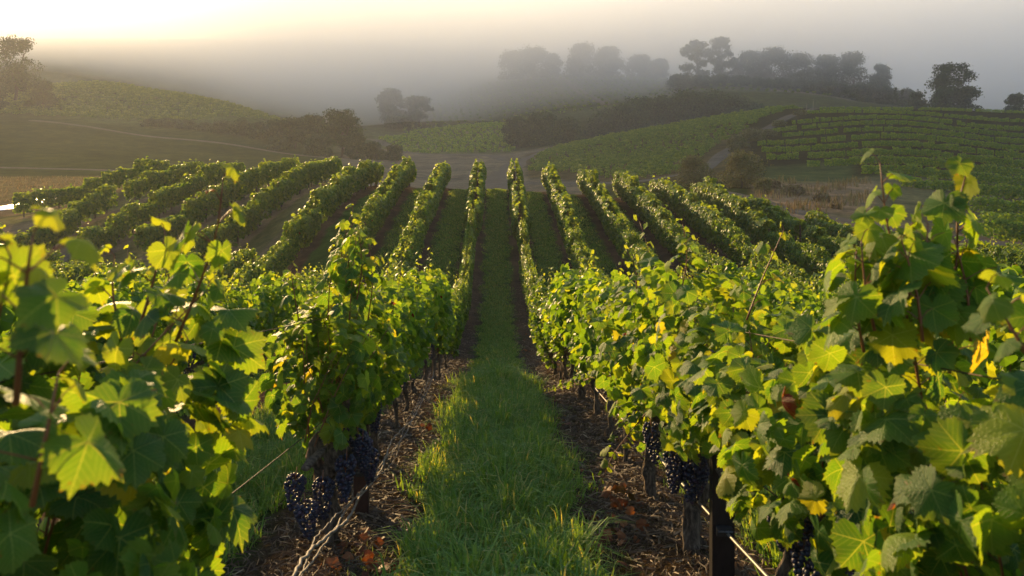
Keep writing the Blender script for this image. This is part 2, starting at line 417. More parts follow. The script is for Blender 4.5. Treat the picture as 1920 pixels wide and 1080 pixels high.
def road_mat():
    m, nt, out = mat_new("dirt_road"); g = G(nt)
    tc = g.n("ShaderNodeTexCoord"); nz = g.noise(.35, tc.outputs["Object"], 8, .7); n2 = g.noise(3, tc.outputs["Object"], 4)
    c = g.ramp(nz, [(.3, (.075, .062, .043)), (.7, (.135, .115, .085))])
    c = g.mix(g.mapr(n2, .4, .7, 0, .5), c, (.17, .14, .10, 1))
    p = g.n("ShaderNodeBsdfPrincipled"); g.l(c, p.inputs["Base Color"]); p.inputs["Roughness"].default_value = .9; p.inputs["Specular IOR Level"].default_value = 0.0
    g.l(g.bump(n2, .4, .05), p.inputs["Normal"]); g.l(p.outputs[0], out.inputs[0]); return m
M_ROAD = road_mat()

# ------------------------------------------------------------------ rows of the near block (plan lines)
def up(l):                                   # (photo column, depth) -> plan
    return [((p - CX) * d / FP, d) for p, d in l]
def resample(pts, step):
    P = np.asarray(pts, float)
    seg = np.linalg.norm(np.diff(P, axis=0), axis=1); s = np.concatenate([[0], np.cumsum(seg)])
    n = max(2, int(round(s[-1] / step)) + 1); t = np.linspace(0, s[-1], n)
    return np.stack([np.interp(t, s, P[:, k]) for k in range(P.shape[1])], 1)
def soft(pts, step=1.0, it=6):
    P = resample(pts, step)
    for _ in range(it): P[1:-1] = (P[:-2] + 2 * P[1:-1] + P[2:]) / 4
    return P
ORD = "zeroth first second third fourth fifth sixth seventh eighth ninth tenth eleventh twelfth thirteenth".split()
def ordw(n):
    ones = "zeroth first second third fourth fifth sixth seventh eighth ninth tenth eleventh twelfth thirteenth fourteenth fifteenth sixteenth seventeenth eighteenth nineteenth".split()
    tens = {2: "twent", 3: "thirt", 4: "fort", 5: "fift"}
    if n < 20: return ones[n]
    a, b = divmod(n, 10)
    return tens[a] + ("ieth" if b == 0 else "y-" + ones[b])
ROWS = []                                     # name, points, first vine depths
ROWS.append(("first row left of the grass aisle", [(-1.1, 7.3), (-1.08, 30), (-1.1, 51.5)]))
ROWS.append(("second row left of the grass aisle", [(-3.3, 3.2), (-3.3, 30), (-3.4, 51.5)]))
ROWS.append(("third row left of the grass aisle", [(-5.5, 5), (-5.5, 34), (-5.6, 51)]))
ROWS.append(("fourth row left of the grass aisle", [(-7.7, 7), (-8.1, 24), (-8.9, 33), (-8.4, 40), (-7.6, 50)]))
ROWS.append(("fifth row left of the grass aisle", [(-14.0, 36), (-12.9, 42), (-10.6, 52)]))
ROWS.append(("sixth row left of the grass aisle", [(-18.0, 41.5), (-16.2, 48), (-13.9, 54)]))
ROWS.append(("seventh row left of the grass aisle", [(-21.4, 42), (-20.1, 49), (-18.5, 56.5)]))
ROWS.append(("eighth row left of the grass aisle", [(-25.9, 48), (-24.6, 54), (-22.1, 58.5)]))
ROWS.append(("outermost row on the left", [(-33.7, 57), (-31, 58.2), (-28.8, 60), (-25.9, 61.5)]))
LOWL = []
for k in range(7):
    x = -9.9 - 2.2 * k
    LOWL.append((ordw(k + 1) + " short row below the left headland", [(x, max(9.5, -x * 1.35)), (x, 31.5 - .2 * k + (2.5 if k > 3 else 0))]))
LOWL.append(("short bushy row beside the left track", [(-25.5, 43.5), (-25.0, 46.5)]))
LOWL.append(("row at the left margin beside the track", [(-29.5, 47.0), (-27.5, 44.5), (-26.5, 40)]))
for k in range(11):
    x = 1.15 + 2.2 * k
    y1 = [51.5, 51.5, 51, 50.5, 49.5, 48, 45.5, 41.5, 37, 32, 28][k]
    y0 = [7.0, 2.0, 4.0, 7, 11, 15, 17, 20, 22, 23, 24][k]
    ROWS.append((ordw(k + 1) + " row right of the grass aisle", [(x, y0), (x, y1)]))
ALLROWS = ROWS + LOWL

def seg_dist(X, Y, pts):
    d = np.full(X.shape, 1e9)
    for (x0, y0), (x1, y1) in zip(pts[:-1], pts[1:]):
        vx, vy = x1 - x0, y1 - y0; L2 = vx * vx + vy * vy
        t = np.clip(((X - x0) * vx + (Y - y0) * vy) / L2, 0, 1)
        d = np.minimum(d, np.hypot(X - x0 - t * vx, Y - y0 - t * vy))
    return d

# ------------------------------------------------------------------ ground
def grow(a, b, step, f, lim):
    out = [a]; s = step
    while out[-1] < lim: out.append(out[-1] + s); s *= f
    return np.array(out[1:])
xc = np.arange(-26, 26.01, .13)
xr = grow(26, 0, .2, 1.045, 800)
xs = np.concatenate([-xr[::-1] , xc, xr])
xs[:len(xr)] = -xr[::-1]
ys = np.concatenate([np.arange(-14, 62, .28), grow(62, 0, .3, 1.025, 945)])
XX, YY = np.meshgrid(xs, ys)
ZZ = hgt(XX, YY)
rowd = np.full(XX.shape, 9.0)
nearm = YY < 64
for _, p in ALLROWS:
    dd = seg_dist(XX[nearm], YY[nearm], soft(p, 2.0)); rowd[nearm] = np.minimum(rowd[nearm], dd)
ctr = np.abs(((XX - .02) / 2.2) - np.round((XX - .02) / 2.2)) * 2.2      # 0 at an aisle centre
extra = (YY < 8) & (np.abs(XX) < 24)
rowd = np.where(extra, np.minimum(rowd, 1.1 - ctr), rowd)
ZZ += .07 * np.exp(-(rowd / .35) ** 2) + .03 * np.sin(XX * 5.1 + YY * 1.3) * np.sin(YY * 3.7) * (YY < 60) * .6
PXG = CX + FP * XX / np.maximum(YY, 1.0)
def band(v, a, b, s): return sstep(a - s, a + s, v) * (1 - sstep(b - s, b + s, v))
Cc = np.zeros(XX.shape + (3,)) + np.array([.036, .050, .012])
def paint(mask, c):
    global Cc
    Cc = Cc * (1 - mask[..., None]) + np.array(c) * mask[..., None]
far = sstep(50, 62, YY)
paint(band(YY, 380, 2000, 15), (.055, .07, .03))
paint(band(PXG, 640, 1130, 25) * band(YY, 52, 285, 6), (.135, .115, .08))
paint(band(PXG, -3000, 260, 40) * band(YY, 76, 104, 5), (.17, .13, .05))
paint(band(PXG, -3000, 330, 20) * band(YY, 60, 76, 3), (.12, .09, .055))
paint(band(PXG, 130, 560, 20) * band(YY, 232, 335, 6), (.075, .10, .03))
paint(band(PXG, 700, 960, 10) * band(YY, 284, 375, 3), (.085, .10, .03))
paint(band(PXG, 985, 1440, 12) * band(YY, 150 - (PXG - 985) * .16, 260, 3), (.075, .062, .028))
paint(band(PXG, 1400, 4000, 14) * band(YY, 98, 260, 5), (.032, .032, .014))
paint(band(PXG, 1440, 4000, 14) * band(YY, 50, 98, 4), (.10, .10, .05))
paint(band(PXG, 1410, 1640, 14) * band(YY, 62, 92, 4), (.22, .155, .095))
paint(band(PXG, 1430, 1600, 14) * band(YY, 93, 120, 4), (.06, .08, .03))
paint(band(PXG, 1100, 1560, 20) * band(YY, 53, 62, 3), (.20, .15, .10))
# vineyard floor: earth under the vines, sward between
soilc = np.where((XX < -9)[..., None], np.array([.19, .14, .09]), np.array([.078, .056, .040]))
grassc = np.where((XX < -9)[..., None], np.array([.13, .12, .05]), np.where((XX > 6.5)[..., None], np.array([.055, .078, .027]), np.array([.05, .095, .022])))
wob = .07 * np.sin(YY * 1.9 + XX) + .05 * np.sin(YY * 4.3)
gm = sstep(.42, .60, rowd + wob) * (1 - sstep(2.2, 3.2, rowd))
blk = (1 - sstep(50.5, 53, YY - .35 * np.abs(np.minimum(XX, 0)))) * (1 - sstep(1.8, 2.6, rowd))
vf = soilc * (1 - gm[..., None]) + grassc * gm[..., None]
outside = (1 - far) * (1 - blk)
paint(outside * (YY > 12), (.16, .12, .08))
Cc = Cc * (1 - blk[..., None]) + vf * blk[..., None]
ny, nx = XX.shape
ii = (np.arange(ny - 1)[:, None] * nx + np.arange(nx - 1)[None]).ravel()
B = Buf(); B.add(np.stack([XX, YY, ZZ], -1).reshape(-1, 3), np.stack([ii, ii + 1, ii + nx + 1, ii + nx], 1), np.full(len(ii), 4), att=(gm * blk).ravel())
def ground_mat():
    m, nt, out = mat_new("ground_cover"); g = G(nt)
    ca = g.n("ShaderNodeAttribute", attribute_name="soil_color"); tc = g.n("ShaderNodeTexCoord"); o = tc.outputs["Object"]
    big = g.noise(.09, o, 5, .6); mid = g.noise(1.7, o, 6, .7); fine = g.noise(28, o, 5, .75); patch = g.noise(.33, o, 7, .72)
    c = g.mix(1.0, ca.outputs["Color"], g.ramp(big, [(.3, (.72, .72, .75)), (.7, (1.3, 1.25, 1.15))]), 'MULTIPLY')
    c = g.mix(1.0, c, g.ramp(mid, [(.3, (.62, .62, .62)), (.72, (1.35, 1.3, 1.25))]), 'MULTIPLY')
    c = g.mix(1.0, c, g.ramp(patch, [(.36, (.62, .68, .62)), (.5, (1, 1, 1)), (.64, (1.45, 1.35, 1.2))]), 'MULTIPLY')
    c = g.mix(1.0, c, g.ramp(fine, [(.3, (.5, .5, .5)), (.5, (1, 1, 1)), (.75, (1.7, 1.6, 1.4))]), 'MULTIPLY')
    p = g.n("ShaderNodeBsdfPrincipled"); g.l(c, p.inputs["Base Color"]); p.inputs["Roughness"].default_value = .95
    p.inputs["Specular IOR Level"].default_value = 0.0
    g.l(g.bump(g.m('ADD', g.m('MULTIPLY', fine, .5), mid), .8, .05), p.inputs["Normal"]); g.l(p.outputs[0], out.inputs[0]); return m
me = B.mesh("ground", [ground_mat()], True)
ca = me.color_attributes.new("soil_color", 'FLOAT_COLOR', 'POINT')
ca.data.foreach_set("color", np.concatenate([Cc.reshape(-1, 3), np.ones((nx * ny, 1))], 1).astype(np.float32).ravel())
tag(link("ground", me), kind="structure")

def road(name, pts, width, lift, mat):
    P = soft(up(pts), 2.0, 10); T = nrm(np.gradient(P, axis=0)); N = np.stack([-T[:, 1], T[:, 0]], 1)
    n = len(P); K = 7
    w = width * (1 + .12 * np.sin(np.arange(n) * .7))
    off = np.linspace(-.5, .5, K)
    Q = P[:, None] + N[:, None] * (w[:, None] * off[None])[..., None]
    z = hgt(Q[..., 0], Q[..., 1]) + lift + .02 * (1 - (2 * off) ** 2)
    z[:, 0] -= lift * 1.5; z[:, -1] -= lift * 1.5
    V = np.concatenate([Q, z[..., None]], -1)
    i = np.arange(n - 1)[:, None]; j = np.arange(K - 1)[None]
    q = np.stack([i * K + j, i * K + j + 1, (i + 1) * K + j + 1, (i + 1) * K + j], -1).reshape(-1, 4)
    b = Buf(); b.add(V.reshape(-1, 3), q[:, ::-1], np.full(len(q), 4))
    tag(link(name, b.mesh(name, [mat], True)), kind="structure")
M_PALEROAD = simple("wet_gravel_painted_reflection", [(.3, (.42, .42, .42)), (.7, (.62, .62, .62))], .8, .3, .2)  # bright reflection on the wet road, painted in as a pale base colour
road("dirt_road", [(928, 100), (932, 135), (945, 172), (972, 212), (1010, 240), (1075, 262), (1120, 290)], 6.5, .12, M_ROAD)
road("dirt_road", [(-500, 122), (0, 121), (200, 119), (360, 110), (480, 95)], 1.6, .08, M_ROAD)
road("dirt_road", [(60, 222), (110, 218), (300, 212), (450, 200), (570, 190), (640, 195), (700, 215)], 2.6, .14, M_ROAD)
road("dirt_road", [(900, 150), (1060, 133), (1180, 116), (1300, 117), (1375, 153), (1435, 174), (1500, 194), (1530, 215)], 3.0, .12, M_ROAD)
road("dirt_road", [(640, 345), (700, 322), (735, 296), (800, 280), (900, 275), (965, 225)], 5.0, .18, M_ROAD)
road("dirt_road", [(1180, 108), (1260, 88), (1400, 72), (1500, 60), (1600, 56), (1750, 52), (2000, 49), (2300, 47)], 2.6, .06, M_ROAD)
road("dirt_road", [(1020, 520), (1060, 470), (1110, 425), (1140, 400)], 5.0, .25, M_ROAD)
road("dirt_road", [(1290, 455), (1400, 420), (1500, 400), (1600, 398)], 12.0, .25, M_ROAD)
road("path", [(130, 56), (122, 50), (150, 46), (135, 42), (60, 39), (-60, 38)], 2.0, .06, M_ROAD)
road("road", [(-420, 66), (-40, 68), (52, 72), (90, 80)], 3.0, .10, M_PALEROAD)

# ------------------------------------------------------------------ grapevine builder
import bmesh
def ico(sub):
    bm = bmesh.new(); bmesh.ops.create_icosphere(bm, subdivisions=sub, radius=1.0)
    v = np.array([p.co[:] for p in bm.verts]); f = np.array([[q.index for q in x.verts] for x in bm.faces]); bm.free(); return v, f
ICO = {1: ico(1), 2: ico(2)}
def cluster_mesh(rng, sub, L=.17, W=.055, n=70, r=.0095, name="grape_cluster"):
    b = Buf(); v, f = ICO[sub]; pts = []
    for _ in range(n * 30):
        z = -rng.uniform(0, 1) ** 1.1; w = W * (1 - .75 * (-z) ** 1.3) * (.55 + .45 * min(1, -z * 8))
        a = rng.uniform(0, 6.283); q = np.array([w * math.cos(a), w * math.sin(a), z * L]) * (1, 1, 1)
        if all(np.linalg.norm(q - p) > r * 1.45 for p in pts): pts.append(q)
        if len(pts) >= n: break
    for p in pts:
        b.add(p + v * r * rng.uniform(.85, 1.12), f, np.full(len(f), 3))
    tube(b, [(0, 0, .05), (.004, 0, .0), (0, 0, -L * .5)], [.003, .003, .002], 4, mat=1)
    return b.mesh(name, [M_GRAPE, M_CANE], True)
CL_HI = [cluster_mesh(np.random.default_rng(50 + k), 2, .17 + .03 * k, .055, 90, .0105) for k in range(3)]
CL_LO = [cluster_mesh(np.random.default_rng(60 + k), 1, .17 + .02 * k, .055, 55, .012) for k in range(2)]

def trunk_mesh(rng, k=9, twin=False, h=.74):
    b = Buf(); n = 16
    for q in range(2 if twin else 1):
        t = np.linspace(0, 1, n); ph = rng.uniform(0, 6, 2); o = (q - .5) * .10 if twin else 0
        x = .05 * np.sin(t * 5 + ph[0]) * t + rng.normal(0, .010, n); y = o * (1 - .3 * t) + .09 * np.sin(t * 4.0 + ph[1]) * t + rng.normal(0, .010, n)
        z = -.12 + (h + .12) * t
        r = .026 + .018 * np.exp(-t * 7) + .007 * np.sin(t * 13 + ph[0]) + .018 * sstep(.7, .88, t)
        r = r * (1 - .75 * sstep(.92, 1.0, t))
        tube(b, np.stack([x, y, z], 1), r, k, wob=.2, rng=rng)
    ex, ey = x[-1], y[-1]
    for s in (-1, 1):
        t = np.linspace(0, 1, 7)
        tube(b, np.stack([ex * (1 - t) + rng.normal(0, .006, 7), ey + s * .56 * t, h - .02 + .05 * np.sin(t * 2.4) + rng.normal(0, .008, 7)], 1), .026 - .012 * t, max(5, k - 2), wob=.12, rng=rng)
    return b.mesh("trunk", [M_BARK], True)

def shoot_path(rng, start, length, lean, step=.07, droop=.5, top=1.55):
    p = np.array(start, float); d = nrm(np.array([lean[0], lean[1], 1.0])); out = [p.copy()]
    for i in range(int(length / step)):
        d = d + rng.normal(0, .07, 3)
        if p[2] - start[2] > top - .8: d = d + np.array([lean[0] * .5, lean[1] * .5, -.06 * droop])
        d = nrm(d); p = p + d * step; out.append(p.copy())
    return np.array(out)
def shoot_leaves(rng, path, size, plen=.07, taper=.55, side0=None):
    """leaf frames along a shoot"""
    P, N, T, S, TI, PET = [], [], [], [], [], []
    n = len(path); D = nrm(np.gradient(path, axis=0)); sd = 1 if rng.random() < .5 else -1
    for i in range(1, n):
        f = i / (n - 1); sd = -sd
        a = rng.uniform(-.9, .9); h = np.array([sd * math.cos(a), math.sin(a), 0])
        s = size * (1 - taper * sstep(.55, 1.0, f)) * rng.uniform(.75, 1.2)
        base = path[i] + h * plen * rng.uniform(.6, 1.3) * s / size + np.array([0, 0, plen * .45])
        nn = h * rng.uniform(.3, 1.1) + np.array([0, 0, rng.uniform(.25, 1.0)]) + rng.normal(0, .25, 3)
        tt = h * .6 + np.array([0, 0, rng.uniform(-1.3, -.3)]) + rng.normal(0, .3, 3)
        P.append(base); N.append(nn); T.append(tt); S.append(s)
        TI.append(sstep(.5, 1.0, f) * rng.uniform(.5, 1.1)); PET.append((path[i], base))
    return P, N, T, S, TI, PET
def cane_mesh(paths, rad, k, pets=None):
    b = Buf()
    for p in paths: tube(b, p, np.linspace(rad, rad * .35, len(p)), k)
    if pets:
        for a, c in pets:
            mid = (a + c) / 2 + np.array([0, 0, .008]); tube(b, [a, mid, c], [.0018, .0014, .0012], 3, caps=False)
    return b.mesh("cane", [M_CANE], True)
def canopy(rng, lod, L=1.25, H=1.72, W=.25, nshoot=13, nfill=420, size=.068, bottom=.66, wild=.2, lean=0.0):
    b = Buf(); canes = []; P, N, T, S, TI = [], [], [], [], []; allp = []
    for k in range(nshoot):
        y0 = (k + rng.uniform(.2, .8)) / nshoot * L - L / 2
        ln = rng.uniform(.72, 1.02) * (H - .80) * 1.08
        if rng.random() < wild: ln += rng.uniform(.12, .38)
        path = shoot_path(rng, (rng.normal(0, .03), y0, .80), ln, (rng.normal(lean, .16), rng.normal(0, .16)))
        p, n, t, s, ti, pe = shoot_leaves(rng, path, size)
        P += p; N += n; T += t; S += s; TI += ti; canes.append((path, pe))
    # laterals fill the hedge wall
    side = np.where(rng.random(nfill) < .5, -1.0, 1.0)
    z = bottom + (H - bottom) * rng.random(nfill) ** .85
    prof = W * (.55 + .75 * np.sin(np.pi * np.clip((z - bottom + .12) / (H - bottom + .22), 0, 1)))
    y = rng.uniform(-L / 2, L / 2, nfill)
    lump = 1 + .28 * np.sin(y * 7.3 + rng.uniform(0, 6)) * np.sin(z * 6.1 + rng.uniform(0, 6))
    x = side * prof * lump * (.35 + .65 * rng.random(nfill) ** .5) + lean * (z - .8)
    hi = sstep(H - .35, H, z)
    fn = np.stack([side * (1 - .5 * hi) * rng.uniform(.2, 1.2, nfill), rng.normal(0, .75, nfill), .30 + .75 * hi + rng.normal(0, .5, nfill)], 1)
    ft = np.stack([side * .35 + rng.normal(0, .5, nfill), rng.normal(0, .9, nfill), -.9 + rng.normal(0, .35, nfill)], 1)
    P = np.concatenate([np.array(P), np.stack([x, y, z], 1)]); N = np.concatenate([np.array(N), fn]); T = np.concatenate([np.array(T), ft])
    S = np.concatenate([S, size * (.5 + .8 * rng.random(nfill) ** 1.3)])
    TI = np.concatenate([TI, np.where(rng.random(nfill) < .06, rng.uniform(.2, .8, nfill), 0) + .25 * hi * rng.random(nfill)])
    red = rng.random(len(TI)) < .0025; TI = np.where(red, -1, TI); S = np.where(red, S * .6, S)
    put_leaves(b, lod, P, N, T, S, TI, rng)
    return b, canes

# variants for the copies -----------------------------------------------------
VAR = {1: [], 0: []}
for k in range(5):
    rg = np.random.default_rng(200 + k)
    b, canes = canopy(rg, 1, nshoot=14, nfill=440, size=.066, bottom=.74, W=.22, H=1.50 + .06 * rg.normal(), wild=.28)
    for path, pe in canes: tube(b, path[::2], np.linspace(.0045, .002, len(path[::2])), 4, mat=1)
    VAR[1].append((trunk_mesh(rg, 8, twin=(k % 3 == 0)), b.mesh("canopy", [M_ROWLEAF, M_CANE]),
                   [(tuple(rg.uniform((-.16, -.45, .66), (.16, .45, .84))), CL_LO[j % 2]) for j in range(4)]))
for k in range(5):
    rg = np.random.default_rng(300 + k)
    b, canes = canopy(rg, 0, nshoot=14, nfill=700, size=.080, H=1.64 + .03 * rg.normal(), W=.27, wild=.10, bottom=.45)
    VAR[0].append((trunk_mesh(rg, 5), b.mesh("canopy", [M_FARROW]), []))

# ------------------------------------------------------------------ place the vines
vines = []
for ri, (rname, pts) in enumerate(ALLROWS):
    rg = np.random.default_rng(900 + ri)
    Q = resample(soft(pts, 1.0, 4), 1.2)
    Tn = np.gradient(Q, axis=0)
    for k, (x, y) in enumerate(Q):
        vines.append(dict(row=ri, k=k, x=x + rg.normal(0, .025), y=y + rg.normal(0, .05), rz=math.atan2(-Tn[k][0], Tn[k][1]), rname=rname))
vines = [v for v in vines if R.random() > .02 or v['y'] < 12]
def inview(v):
    px = CX + FP * v['x'] / v['y']; m = FP * .7 / v['y']
    return -m < px < 1920 + m
vis = sorted([v for v in vines if inview(v)], key=lambda v: v['y'] + .1 * abs(v['x']))
NIND = 290
single, rest = vis[:NIND], vis[NIND:]
rs = random.Random(5)
for v in single:
    d = v['y']; lod = 1 if math.hypot(v['x'], d) < 15 else 0
    tr, cp, cl = VAR[lod][rs.randrange(5)]
    root = bpy.data.objects.new("grapevine", None); COL.objects.link(root); root.empty_display_size = .2
    root.location = (v['x'], v['y'], float(hgt(v['x'], v['y'])) + .03)
    root.rotation_euler = (0, 0, v['rz'] + (math.pi if rs.random() < .5 else 0) + rs.uniform(-.05, .05))
    sc = rs.uniform(.93, 1.06); sx = rs.uniform(.9, 1.12)
    if v['row'] in (0, 9) and d > 18: sx *= .6
    root.scale = (sc * sx, sc, sc * rs.uniform(.88, 1.12))
    n = v['k'] + 1 + (4 if v['row'] == 0 else 5 if v['row'] == 9 else 0)
    tag(root, "leafy grapevine, %s from the near end of the %s" % (ordw(n), v['rname']), "grapevine", "grapevines trained along the trellis rows")
    link("trunk", tr, root); link("canopy", cp, root)
    for p, c in cl:
        link("grape_cluster", c, root, p)
def stuff_vines(name, label, cat, items, n, size, mats, trunk=True, H=1.7, W=.27, L=1.2, bottom=.6, group=None, seed=1):
    """items: array of x, y, heading, scale"""
    rng = np.random.default_rng(seed); b = Buf(); it = np.asarray(items, float); m = len(it)
    gx, gy, rz, sc = it.T; gz = hgt(gx, gy)
    N = m * n; i = np.repeat(np.arange(m), n)
    side = np.where(rng.random(N) < .5, -1.0, 1.0); z = bottom + (H - bottom) * rng.random(N) ** .8
    z = z * (1 + .10 * rng.normal(size=m))[i] + np.where(rng.random(N) < .05, rng.uniform(0, .3, N), 0)
    prof = W * (.55 + .7 * np.sin(np.pi * np.clip((z - bottom + .1) / (H - bottom + .2), 0, 1)))
    lx = side * prof * (.4 + .6 * rng.random(N) ** .5); ly = rng.uniform(-L / 2, L / 2, N) * 1.05
    hi = sstep(H - .4, H, z)
    nx_ = side * (1 - .5 * hi); ny_ = rng.normal(0, .45, N); nz_ = .3 + .8 * hi + rng.normal(0, .3, N)
    tx, ty, tz = side * .3 + rng.normal(0, .3, N), rng.normal(0, .5, N), -np.ones(N)
    c, s = np.cos(rz[i]), np.sin(rz[i]); k = sc[i]
    P = np.stack([gx[i] + k * (lx * c - ly * s), gy[i] + k * (lx * s + ly * c), gz[i] + k * z], 1)
    Nn = np.stack([nx_ * c - ny_ * s, nx_ * s + ny_ * c, nz_], 1); T = np.stack([tx * c - ty * s, tx * s + ty * c, tz], 1)
    put_leaves(b, 0, P, Nn, T, size * k * rng.uniform(.7, 1.25, N), np.clip(rng.uniform(-.2, .3, N) + .5 * hi * rng.random(N), 0, 1), rng)
    if trunk:
        for q in range(m):
            b.box((gx[q], gy[q], gz[q] + .35 * sc[q]), (.04, .04, .5 * sc[q]), 1)
    o = link(name, b.mesh(name, mats)); tag(o, label, cat, group, "stuff"); return o
stuff_vines("vine_rows", "far stretch of trellised vine rows on the knoll behind the nearest vines", "vines",
            [(v['x'], v['y'], v['rz'], 1.0) for v in rest], 420, .115, [M_FARROW, M_BARK], W=.36, bottom=.4, seed=3)

# ------------------------------------------------------------------ vineyards on the hills
def yscreen(px, d):
    x = (px - CX) * d / FP; return HY - FP * float(hgt(x, d)) / d
def d_for(px, y, lo, hi):
    best = min(np.arange(lo, hi, .5), key=lambda d: abs(yscreen(px, d) - y)); return best
def rows_to_items(lines, step, gap=0.0, jit=.15, sc=(.9, 1.1), seed=0, far=False):
    rng = np.random.default_rng(seed); it = []
    for L in lines:
        if len(L) < 2: continue
        Q = resample(up(L), step)
        if len(Q) < 3: continue
        T = np.gradient(Q, axis=0)
        for (x, y), t in zip(Q, T):
            if rng.random() < gap: continue
            it.append((x + rng.normal(0, jit), y + rng.normal(0, jit), math.atan2(-t[0], t[1]), rng.uniform(*sc) * (float(np.interp(y, [60, 90, 125, 200], [1.0, .84, .66, .52])) if far else 1.0)))
    return it
L_ = []
for y, p0 in ((206, 1540), (214, 1512), (224, 1490), (235, 1452), (247, 1470), (260, 1425), (275, 1432), (291, 1442), (309, 1520), (329, 1625), (351, 1700), (382, 1830), (412, 1858), (432, 1868)):
    d0 = d_for(1700, y, 56, 202)
    kk = np.interp(d0, [60, 110, 200], [.17, .17, .03])
    L_.append([(p, d0 * (1 - kk * (p - 1700) / 480)) for p in np.arange(p0, 2200, 20)])
stuff_vines("hillside_vineyard", "dark green vine rows following the contours of the right-hand hill", "vineyard", rows_to_items(L_, .8, .02, .10, (.95, 1.1), 4, far=True), 120, .15, [M_ROWLEAF, M_BARK], trunk=False, H=1.5, W=.42, bottom=.10, seed=5)
L_ = []
for d in np.arange(124, 246, 4.8):
    a = np.interp(d, [122, 145, 165, 200, 245], [1190, 1090, 995, 1000, 1040]); b_ = np.interp(d, [118, 155, 175, 195, 245], [1275, 1352, 1412, 1470, 1540])
    L_.append([(p, d + .02 * (p - a)) for p in np.arange(a, b_, 15)])
stuff_vines("hillside_vineyard", "sunlit patchy vines on the low knoll beside the curving dirt road", "vineyard", rows_to_items(L_, .95, .08, .15, (.5, .9), 6), 60, .20, [M_FARROW, M_BARK], trunk=False, H=1.45, W=.42, bottom=.2, seed=7)
L_ = []
for d in np.arange(286, 372, 4.2):
    a = np.interp(d, [285, 320, 370], [765, 714, 800]); L_.append([(p, d) for p in np.arange(a, 962, 12)])
stuff_vines("hillside_vineyard", "bright yellow-green vineyard patch on the small middle rise", "vineyard", rows_to_items(L_, 2.2, .05, .4, (.9, 1.2), 8), 50, .22, [M_ROWLEAF, M_BARK], trunk=False, H=1.6, W=.6, seed=9)
L_ = []
for d in np.arange(240, 318, 4.0):
    b_ = np.interp(d, [240, 262, 285, 318], [330, 500, 545, 545]); L_.append([(p, d) for p in np.arange(-260, b_, 12)])
stuff_vines("hillside_vineyard", "green vineyard on the sloping shoulder of the left hill", "vineyard", rows_to_items(L_, 2.0, .04, .35, (.95, 1.25), 10), 60, .21, [M_HILLLEAF, M_BARK], trunk=False, H=1.7, W=.6, seed=11)
L_ = []
for d in np.arange(395, 500, 7):
    L_.append([(p, d) for p in np.arange(760, 1560, 14)])
stuff_vines("hillside_vineyard", "faint hazy vine rows below the wooded ridge", "vineyard", rows_to_items(L_, 4.0, .05, .6, (.8, 1.1), 12), 26, .36, [M_HILLLEAF, M_BARK], trunk=False, H=1.6, W=.8, seed=13)

# ------------------------------------------------------------------ the nearest vines, built one by one
def pt(px, y, d):
    return np.array([(px - CX) * d / FP, d, (HY - y) * d / FP])
def hero(x, d, seed, label, lod=2, clusters=(), shoots=(), thick=1.35, yg=.65, twin=False, **kw):
    rg = np.random.default_rng(seed)
    gz = float(hgt(x, d)) + .03
    root = bpy.data.objects.new("grapevine", None); COL.objects.link(root); root.location = (x, d, gz); root.empty_display_size = .2
    tag(root, label, "grapevine", "grapevines trained along the trellis rows")
    b, canes = canopy(rg, lod, **kw)
    org = np.array([x, d, gz]); P, N, T, S, TI = [], [], [], [], []
    for ctrl, size, red in shoots:
        C = np.array([pt(*c) for c in ctrl]) - org
        path = resample(soft(C, .02, 10), .055)
        p, n, t, s, ti, pe = shoot_leaves(rg, path, size, plen=.06, taper=.5)
        P += p; N += n; T += t; S += s; TI += [v * yg for v in ti]; canes.append((path, pe))
        if red: TI[-red] = -1.0; S[-red] *= .55
        p, n, t, s, ti, pe = shoot_leaves(rg, path[:max(3, int(len(path) * .85))], size * .85, plen=.085, taper=.4)
        P += p; N += n; T += t; S += s; TI += [v * yg for v in ti]; canes[-1][1].extend(pe)
    if P: put_leaves(b, lod, np.array(P), np.array(N), np.array(T), np.array(S), np.array(TI), rg)
    tm = trunk_mesh(rg, 12, twin=twin); to = link("trunk", tm, root); to.scale = (thick, 1, 1)
    link("canopy", b.mesh("canopy", [M_LEAF], lod == 2), root)
    for path, pe in canes: link("cane", cane_mesh([path], .0045, 6 if lod == 2 else 5, pe), root)
    for i, c in enumerate(clusters):
        o = link("grape_cluster", CL_HI[i % 3], root, c); o.rotation_euler = (rg.uniform(-.15, .15), rg.uniform(-.15, .15), rg.uniform(0, 6))
        k = rg.uniform(.95, 1.2); o.scale = (k, k, k)
    return root
hero(-1.10, 1.05, 11, "closest grapevine at the left edge with big blurred yellow leaves", nshoot=7, nfill=230, size=.072, lean=.16, L=.9, H=1.32, wild=0, yg=1.1,
     shoots=[([(30, 760, 1.0), (40, 620, 1.0), (48, 520, .98), (62, 440, .95)], .062, 0), ([(-40, 700, 1.1), (10, 560, 1.08), (20, 480, 1.05)], .06, 3), ([(60, 950, 1.1), (90, 800, 1.12), (110, 700, 1.12)], .066, 0)])
hero(-1.04, 1.86, 12, "large-leaved grapevine with a bare shoot tip, second on the left of the aisle", nshoot=11, nfill=370, size=.074, lean=.14, L=.8, yg=1.0, H=1.50, W=.25,
     shoots=[([(330, 640, 1.95), (380, 520, 1.9), (410, 430, 1.85), (418, 335, 1.8)], .052, 2), ([(260, 620, 1.95), (290, 520, 1.95), (310, 440, 1.95)], .056, 0), ([(230, 640, 2.1), (205, 540, 2.1), (215, 480, 2.1)], .054, 0)])
